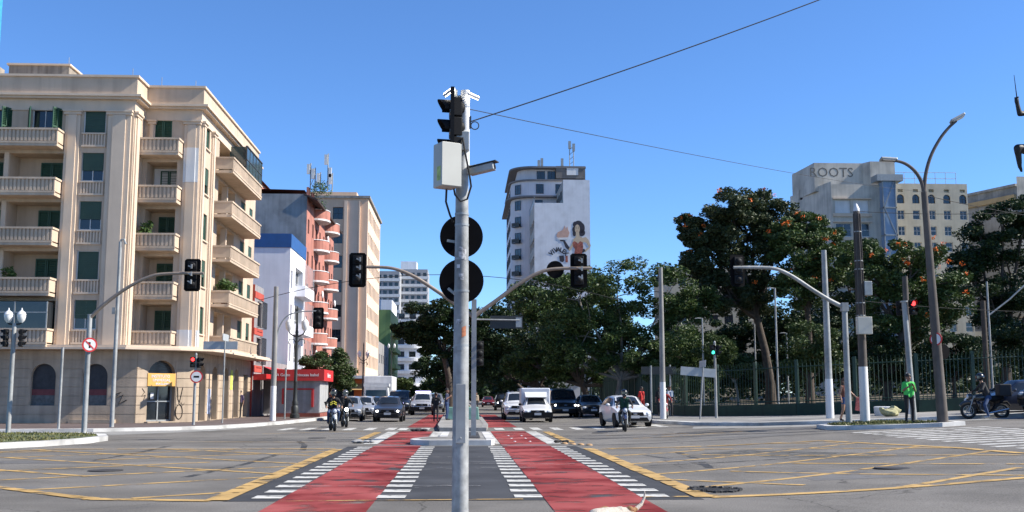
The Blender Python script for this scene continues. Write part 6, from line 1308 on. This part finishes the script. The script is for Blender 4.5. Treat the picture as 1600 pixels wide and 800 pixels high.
# ------------------------------------------------------------------ people and animals: one continuous skin each
def capsules(segs):
    mb = MB()
    for s in segs:
        p0, p1, r0, r1 = Vector(s[0]), Vector(s[1]), s[2], s[3]
        if (p1-p0).length < 1e-4: p1 = p0+Vector((0,0,1e-3))
        k = 5; d = (p1-p0).normalized(); P, Rr = [], []
        for i in range(k): a = PI/2*(1-i/k); P.append(p0-d*r0*math.sin(a)); Rr.append(max(.002, r0*math.cos(a)))
        P.append(p0); Rr.append(r0); P.append(p1); Rr.append(r1)
        for i in range(1, k+1): a = PI/2*i/k; P.append(p1+d*r1*math.sin(a)); Rr.append(max(.002, r1*math.cos(a)))
        mb.tube(P, Rr, 12)
    return mb
def skin_mesh(name, segs, voxel, mats, smooth=6):
    """segs: (p0, p1, r0, r1, material index); remeshed to one surface, coloured by nearest limb"""
    me = capsules(segs).mesh(name, mats[0], False); o = bpy.data.objects.new(name, me); COL.objects.link(o)
    m = o.modifiers.new('remesh', 'REMESH'); m.mode = 'VOXEL'; m.voxel_size = voxel; s = o.modifiers.new('smooth', 'SMOOTH'); s.iterations = smooth; s.factor = .4
    bpy.context.view_layer.update(); out = bpy.data.meshes.new_from_object(o.evaluated_get(bpy.context.evaluated_depsgraph_get())); bpy.data.objects.remove(o)
    out.materials.clear(); [out.materials.append(x) for x in mats]
    n = len(out.polygons); c = np.zeros(n*3, 'f'); out.polygons.foreach_get('center', c); c = c.reshape(-1,3); best = np.full(n, 1e9); idx = np.zeros(n, 'i')
    for sg in segs:
        a, b = np.array(sg[0]), np.array(sg[1])+1e-5; ab = b-a; t = np.clip(((c-a)@ab)/(ab@ab), 0, 1); d = np.linalg.norm(c-a-t[:,None]*ab, axis=1)-(sg[2]+(sg[3]-sg[2])*t)
        w = d < best; best[w] = d[w]; idx[w] = sg[4]
    out.polygons.foreach_set('material_index', idx); out.polygons.foreach_set('use_smooth', [True]*n); return out
def mirror2(a, b, r0, r1, m): return [((s*a[0],a[1],a[2]),(s*b[0],b[1],b[2]),r0,r1,m) for s in (-1,1)]
def torso(px, pz, py, sx, sz, sy, m, mt, slim=1.):
    """pelvis and chest; slightly flattened by paired capsules"""
    S_ = []
    for s in (-1,1):
        S_ += [((s*.075,py,pz),(s*.09,(py+sy)/2-.01,(pz+sz)/2),.115*slim,.105*slim,m), ((s*.09,(py+sy)/2-.01,(pz+sz)/2),(s*.12,sy,sz-.02),.105*slim,.085,m), ((s*.08,py,pz),(s*.1,py,pz-.05),.115*slim,.11*slim,mt)]
    return S_+[((-.15,sy,sz),(.15,sy,sz),.07,.07,m)]
def hand_fingers(wr, d, palmn, mi=0):
    """five unequal, slightly curled fingers with a thumb from the side of the palm"""
    w = Vector(wr); d = Vector(d).normalized(); nrm = Vector(palmn).normalized(); side = d.cross(nrm).normalized(); S_ = [(tuple(w), tuple(w+d*.07), .026, .034, mi)]; b = w+d*.08
    for k, (o, L) in enumerate(((-.027,.062),(-.009,.073),(.010,.068),(.028,.052))): p = b+side*o; q = p+d*L*.55+nrm*.006; e = q+d*L*.4+nrm*.028; S_ += [(tuple(p),tuple(q),.0095,.009,mi),(tuple(q),tuple(e),.009,.0075,mi)]
    p = w+d*.025-side*.03; q = p+d*.025-side*.028+nrm*.01; S_ += [(tuple(p),tuple(q),.012,.011,mi),(tuple(q),tuple(q+d*.03+nrm*.012),.011,.009,mi)]; return S_
def person(label, x, y, z, rot, h, pose, mats, shorts=False, hair=None, helmet=None, voxel=.016, extra=None, backpack=None):
    """mats: skin, top, trousers, shoes, sleeve"""
    t = thing('person', label, 'person', (x, y, z), R_(rot)); t.scale = (h/1.75,)*3
    if pose[0] == 'ride':
        S_ = torso(0, .86, .12, 0, 1.36, -.06, 1, 2); hd = Vector((0,-.15,1.6)); sh = (.19,-.06,1.36)
        for s in (-1,1):
            el, wr = (s*.33,-.2,1.13), (s*.33,-.36,1.06); S_ += [((s*.19,-.06,1.35),el,.062,.05,4),(el,wr,.05,.036,4)]+hand_fingers(wr,(0,-.6,-.4),(0,-.2,-1))
            kn = (s*.22,-.28,.78); an = (s*.2,.0,.38); foot = pose[1] if len(pose) > 1 and s == pose[2] else None
            if foot: kn, an = (s*.3,-.12,.52), (s*.36,-.02,.1)
            S_ += [((s*.11,.1,.85),kn,.1,.07,2),(kn,an,.068,.048,2),((an[0],an[1],an[2]-.02),(an[0],an[1]-.16,an[2]-.05),.045,.034,3)]
        S_ += [((0,-.07,1.38),(0,-.13,1.52),.06,.055,0)]
    else:
        st = pose[1]; S_ = torso(0,.98,0,0,1.42,0,1,2); hd = Vector((0,-.02,1.64))
        for s in (-1,1):
            f = st*s; kn = (s*.11,-.03-f*.12,.52); an = (s*.11,.02-f*.3+abs(f)*.08,.09+abs(min(0,f))*.1); S_ += [((s*.1,0,.95),kn,.095,.065,0 if shorts else 2),(kn,an,.062,.045,0 if shorts else 2)]+([((s*.1,0,.95),(s*.105,-.015-f*.05,.77),.1,.088,2)] if shorts else [])+[((an[0],an[1],an[2]-.03),(an[0]+s*.015,an[1]-.16,an[2]-.055),.042,.033,3)]
            A = pose[2] if s < 0 else pose[3]
            el, wr, dd = {'down': ((s*.25,.04,1.14),(s*.26,-.03,.9),(0,-.1,-1)), 'phone': ((s*.25,.0,1.15),(s*.1,-.2,1.3),(-s*.4,-.2,.6)), 'out': ((s*.3,-.05,1.2),(s*.42,-.22,1.0),(.4*s,-.5,-.4)), 'hip': ((s*.33,.08,1.18),(s*.18,-.05,1.04),(-s,-.2,-.3)), 'fwd': ((s*.24,-.05,1.14),(s*.2,-.3,1.16),(0,-1,.1))}[A]
            S_ += [((s*.19,0,1.42),el,.058,.045,1 if len(mats) < 5 else 4),(el,wr,.042,.031,5 if len(mats) > 5 else 0)]+hand_fingers(wr, dd, (-s*.8,-.3,.1))
        S_ += [((0,0,1.44),(0,-.01,1.56),.055,.05,0)]
    if extra: S_ += extra
    S_ += [(tuple(hd+Vector((0,.02,.03))),tuple(hd+Vector((0,.01,.0))),.094,.09,0),(tuple(hd+Vector((0,-.03,-.05))),tuple(hd+Vector((0,-.045,-.08))),.065,.045,0),(tuple(hd+Vector((0,-.09,.0))),tuple(hd+Vector((0,-.108,-.03))),.012,.016,0)]
    for s in (-1,1): S_ += [(tuple(hd+Vector((s*.09,.01,.0))),tuple(hd+Vector((s*.095,.015,-.03))),.018,.014,0)]
    b = link(skin_mesh('body', S_, voxel, mats, 3), 'body', t)
    if helmet:
        o = MB().ball(tuple(hd+Vector((0,.01,.03))), .145, .165, .155, 18, 12); o.ball(tuple(hd+Vector((0,-.1,-.08))), .1, .06, .07, 12, 8); o = o.build('helmet', helmet, t, True); V = MB(); n = 8
        for i in range(n):
            a0, a1 = R_(-65)+R_(130)*i/n, R_(-65)+R_(130)*(i+1)/n; p = lambda a, z: (hd.x+.155*math.sin(a), hd.y+.012-.172*math.cos(a), hd.z+z)
            V.quad(p(a0,-.03),p(a1,-.03),p(a1,.075),p(a0,.075))
        V.build('visor', K['glass'], o, True)
    elif hair:
        hm, ln = hair; o = MB().ball(tuple(hd+Vector((0,.03,.055))), .105, .115, .1, 14, 10)
        if ln: o.tube([tuple(hd+Vector((0,.06,.05))), tuple(hd+Vector((0,.1,-.1))), tuple(hd+Vector((0,.09,-ln)))], [.09,.09,.05], 10)
        o.build('hair', hm, t, True)
        e = MB()
        for s in (-1,1): e.ball(tuple(hd+Vector((s*.034,-.088,.012))), .012, .008, .008, 8, 6)
        e.build('eyes', K['black'], t); MB().box(hd.x-.024,hd.x+.024,hd.y-.098,hd.y-.085,hd.z-.062,hd.z-.054).build('mouth', mat('lips', (.2,.06,.05), .5), t, fix=False)
    if backpack: bevel(MB().box(-.16,.16,.1,.28,1.0,1.42).build('backpack', backpack, t), .05)
    return t
C_ = lambda n, c, r=.85: mat('cloth_'+n, c, r, var=.15, sc=6, bump=.3, bsc=14)
blk = C_('black', (.014,.014,.016)); jean = C_('denim', (.035,.07,.16)); navy = C_('navy', (.02,.03,.07)); shoe = C_('shoe', (.03,.03,.03)); wshoe = C_('white_shoe', (.5,.5,.5)); sk, sk2 = K['skin'], K['skin2']; hairb = mat('hair_black', (.012,.01,.009), .6, var=.3, sc=12); blk2 = C_('charcoal', (.03,.03,.033))
helm_b = mat('helmet_black', (.012,.012,.014), .25, var=0, coat=.5); helm_g = mat('helmet_grey', (.13,.13,.14), .25, var=.1, coat=.5)
gxl = lambda x: gz(x)+.0
p = person('motorcycle rider in a black jacket with yellow chevrons', -5.65, 47.9, 0, 14, 1.78, ('ride',), [sk2, blk, jean, shoe, blk], helmet=helm_b)
q = MB()
for s in (-1,1):
    for k in (0,.08): q.obox((s*.075,-.165,1.22-k),(.15,.01,.035),(R_(-12),R_(32)*s,0))
q.build('chest_chevrons', mat('hi_vis_yellow', (.55,.50,.03), .6, var=.05), p)
person('motorcycle rider in black with a grey helmet following the first', -5.75, 53.6, 0, 14, 1.78, ('ride',), [sk2, blk, blk2, shoe, blk], helmet=helm_g)
person('motorcycle rider in a green shirt and black jacket by the white hatchback', 6.85, 45.6, gz(6.85), -6, 1.72, ('ride',), [sk, C_('bottle_green', (.015,.07,.045)), C_('olive', (.05,.05,.04)), shoe, blk2], helmet=helm_b)
person('motorcycle rider in red behind the white hatchback', 10.8, 57.5, gz(10.8), -4, 1.74, ('ride',), [sk, C_('red_jacket', (.28,.02,.02)), blk2, shoe, C_('red_jacket', (.28,.02,.02))], helmet=helm_g)
person('rider in dark jacket and jeans astride the delivery motorcycle', 20.8, 42.3, gz(20.8), -96, 1.76, ('ride', True, 1), [sk2, blk2, jean, wshoe, blk2], helmet=helm_b)
gx_, gy_ = 15.95, 38.05; neon = C_('neon_green', (.07,.56,.11))
person('man in a neon green shirt and black trousers looking at his hands', gx_, gy_, gz(gx_)+.14, 6, 1.72, ('stand', .12, 'phone', 'phone'), [sk, neon, blk, shoe, neon, sk], hair=(hairb, 0), voxel=.011)
wx_, wy_ = xat(1321,640,41.3), 41.3; person('woman in shorts walking with a red cloth behind the mast pole', wx_, wy_, gz(wx_)+.14, 30, 1.66, ('stand', .4, 'down', 'out'), [sk2, C_('rust_top', (.24,.08,.05)), C_('blue_shorts', (.05,.10,.25)), shoe, sk2, sk2], shorts=True, hair=(mat('hair_brown', (.10,.05,.025), .6, var=.3, sc=12), .3), extra=None)
tag(MB().prismy([(-.12,.55),(.1,.5),(.16,.9),(.08,1.05),(-.05,1.0)], -.03, .04).build('hanging_cloth', mat('cloth_redcheck', (.45,.12,.12), .9, var=.5, sc=14), None, False, (wx_+.48,wy_-.05,gz(wx_)+.05)), 'red checked cloth hanging from the walking woman\'s hand', 'cloth')
pc_ = person('man in a purple shirt carrying a bag on the left pavement', -14.35, 70.9, .13, -20, 1.72, ('stand', .35, 'down', 'down'), [sk, C_('purple', (.07,.05,.12)), blk2, shoe, C_('purple', (.07,.05,.12)), sk], hair=(hairb, 0), backpack=C_('bag', (.12,.10,.10)))
person('man in a navy shirt and jeans with raised hands on the median', -.85, 61.2, .17, 75, 1.74, ('stand', .0, 'phone', 'phone'), [sk, navy, jean, shoe, navy, sk], hair=(hairb, 0))
person('dark dressed person standing beside the man in navy', -1.55, 64.5, .0, 170, 1.7, ('stand', .1, 'hip', 'down'), [sk, blk, blk2, shoe, blk, sk], hair=(hairb, 0))
person('person in a pale blue shirt walking along the park fence', 12.45-.8, 60.5, gz(11.6)+.13, 10, 1.7, ('stand', .4, 'down', 'down'), [sk, C_('pale_blue', (.42,.47,.55)), blk2, shoe, C_('pale_blue', (.42,.47,.55)), sk], hair=(hairb, 0))
person('person in dark clothes just behind the pale blue walker', 11.5, 62.6, gz(11.2)+.13, 0, 1.72, ('stand', .2, 'down', 'down'), [sk, blk, blk2, shoe, blk, sk], hair=(hairb, 0))
person('person dressed in red standing at the fence corner', 10.9, 65.5, gz(10.9)+.13, 40, 1.72, ('stand', .1, 'down', 'hip'), [sk, C_('red_shirt', (.5,.02,.02)), C_('red_trousers', (.35,.02,.02)), shoe, C_('red_shirt', (.5,.02,.02)), sk], hair=(hairb, 0))
person('small figure in a pale top on the far median', 1.3, 100, .15, 20, 1.72, ('stand', .3, 'down', 'down'), [sk2, C_('beige', (.4,.33,.25)), blk2, shoe, C_('beige', (.4,.33,.25)), sk2], hair=(hairb, 0), voxel=.025)
person('person leaning in the dark doorway of the awning shop', -13.3, 79.5, .13, 60, 1.7, ('stand', .1, 'hip', 'down'), [sk, blk2, blk, shoe, blk2, sk], hair=(hairb, 0), voxel=.025)
# ---- dog -------------------------------------------------------------------
dgx, dgy = 1.46, 10.6; t = thing('dog', 'white and tan dog walking with its tail raised on the red lane', 'dog', (dgx, dgy, .01), R_(-62)); D = []
D += [((0,-.22,.385),(0,.02,.40),.105,.095,0),((0,.02,.40),(0,.2,.395),.092,.088,0),((0,-.25,.35),(0,-.28,.33),.1,.08,0),((0,-.28,.38),(0,-.42,.29),.075,.06,0),((0,-.46,.26),(0,-.5,.235),.064,.055,1),((0,-.52,.22),(0,-.61,.165),.04,.028,0)]
for s in (-1,1):
    D += [((s*.06,-.24,.34),(s*.065,-.25+s*.05,.2),.05,.028,0),((s*.065,-.25+s*.05,.2),(s*.065,-.24+s*.1,.05),.026,.02,0),((s*.065,-.24+s*.1,.03),(s*.065,-.29+s*.1,.022),.025,.022,0),
          ((s*.06,.19,.36),(s*.07,.13-s*.05,.24),.062,.04,0),((s*.07,.13-s*.05,.24),(s*.065,.25-s*.07,.15),.034,.024,0),((s*.065,.25-s*.07,.15),(s*.065,.22-s*.08,.04),.022,.019,0),((s*.065,.22-s*.08,.03),(s*.065,.17-s*.08,.022),.025,.022,0),((s*.05,-.45,.31),(s*.085,-.44,.24),.022,.012,1)]
D += [((0,.27,.43),(0,.33,.45),.035,.03,1),((0,.33,.45),(0,.41,.50),.028,.022,0),((0,.41,.50),(0,.46,.58),.02,.015,0),((0,.46,.58),(0,.46,.65),.014,.008,0),((.04,.22,.46),(.02,.26,.44),.04,.04,1),((0,.05,.44),(.02,.1,.45),.05,.05,0),((-.05,-.06,.45),(-.04,-.14,.44),.055,.05,1)]
link(skin_mesh('body', D, .009, [mat('dog_white', (.60,.54,.45), .95, var=.12, sc=12, bump=.7, bsc=90), mat('dog_tan', (.33,.17,.075), .95, var=.2, sc=12, bump=.7, bsc=90)], 3), 'body', t); t.scale = (.86,)*3
# ---- equestrian statue -------------------------------------------------------
SY = 95.; sc_ = 4.0; cxs = xat(1653, 240, SY); zk = zat(1581, 240, SY); zb_ = zk-1.15*sc_; bz = mat('bronze', (.035,.032,.030), .55, m=.5, var=.25, sc=1.5, streak=.3)
t = thing('equestrian_statue', 'dark bronze horse statue with a rider raising a sword on a tall pedestal', 'statue', (cxs, SY, gz(cxs)))
zo = zb_-gz(cxs); H = [((0,-.45,1.32),(0,.45,1.35),.34,.33,0),((0,-.55,1.35),(0,-.7,1.3),.3,.22,0),((0,.5,1.38),(0,.62,1.35),.33,.26,0),((0,-.5,1.55),(0,-.66,2.0),.24,.15,0),((.05,-.68,2.02),(.2,-.78,1.75),.14,.08,0),
 ((-.16,-.68,1.2),(-.17,-1.16,1.2),.15,.095,0),((-.17,-1.17,1.18),(-.17,-1.13,.78),.085,.05,0),((-.17,-1.13,.78),(-.17,-1.08,.66),.05,.03,0),((.16,-.6,1.15),(.16,-.62,.6),.13,.07,0),((.16,-.62,.6),(.16,-.6,.06),.055,.06,0)]
for s in (-1,1): H += [((s*.16,.55,1.25),(s*.17,.45,.85),.2,.11,0),((s*.17,.45,.85),(s*.17,.68,.5),.09,.06,0),((s*.17,.68,.5),(s*.17,.62,.05),.05,.06,0),((s*.25,-.0,1.5),(s*.36,-.25,1.15),.11,.08,0),((s*.36,-.25,1.15),(s*.36,-.05,.75),.07,.06,0)]
H += [((0,.68,1.5),(0,.85,1.2),.08,.1,0),((0,.85,1.2),(0,.85,.6),.1,.03,0),((0,0,1.65),(0,-.3,2.1),.17,.2,0),((-.15,-.45,2.12),(.2,-.3,2.15),.1,.1,0),((0,-.35,2.2),(0,-.4,2.38),.08,.09,0),((-.1,-.5,2.12),(-.12,-1.09,1.995),.085,.058,0),((-.12,-1.09,1.995),(-.12,-1.16,2.27),.062,.046,0),((-.12,-1.16,2.27),(-.12,-1.165,2.35),.055,.05,0),((.2,-.3,2.1),(.22,-.4,1.7),.08,.06,0)]
o = link(skin_mesh('horse_and_rider', H, .03, [bz], 3), 'horse_and_rider', t, (0,0,zo), R_(-65)); o.scale = (sc_,)*3
q = MB().tube([(-.12,-1.15,2.36),(-.12,-1.2,2.9)],[.014,.006],6); q.box(-.17,-.07,-1.175,-1.145,2.36,2.385); s_ = q.build('sword', bz, t, False, (0,0,zo), R_(-65)); s_.scale = (sc_,)*3
x0p = xat(1606, 300, SY)-cxs; gm = mat('granite', (.30,.28,.26), .7, var=.12, sc=2, streak=.2); MB().box(x0p,-x0p,-2,2,zo-1.0,zo+.05).build('plinth', gm, t, fix=False); MB().box(x0p+.4,-x0p-.4,-1.6,1.6,-.2,zo-1.0).build('pedestal', gm, t, fix=False)
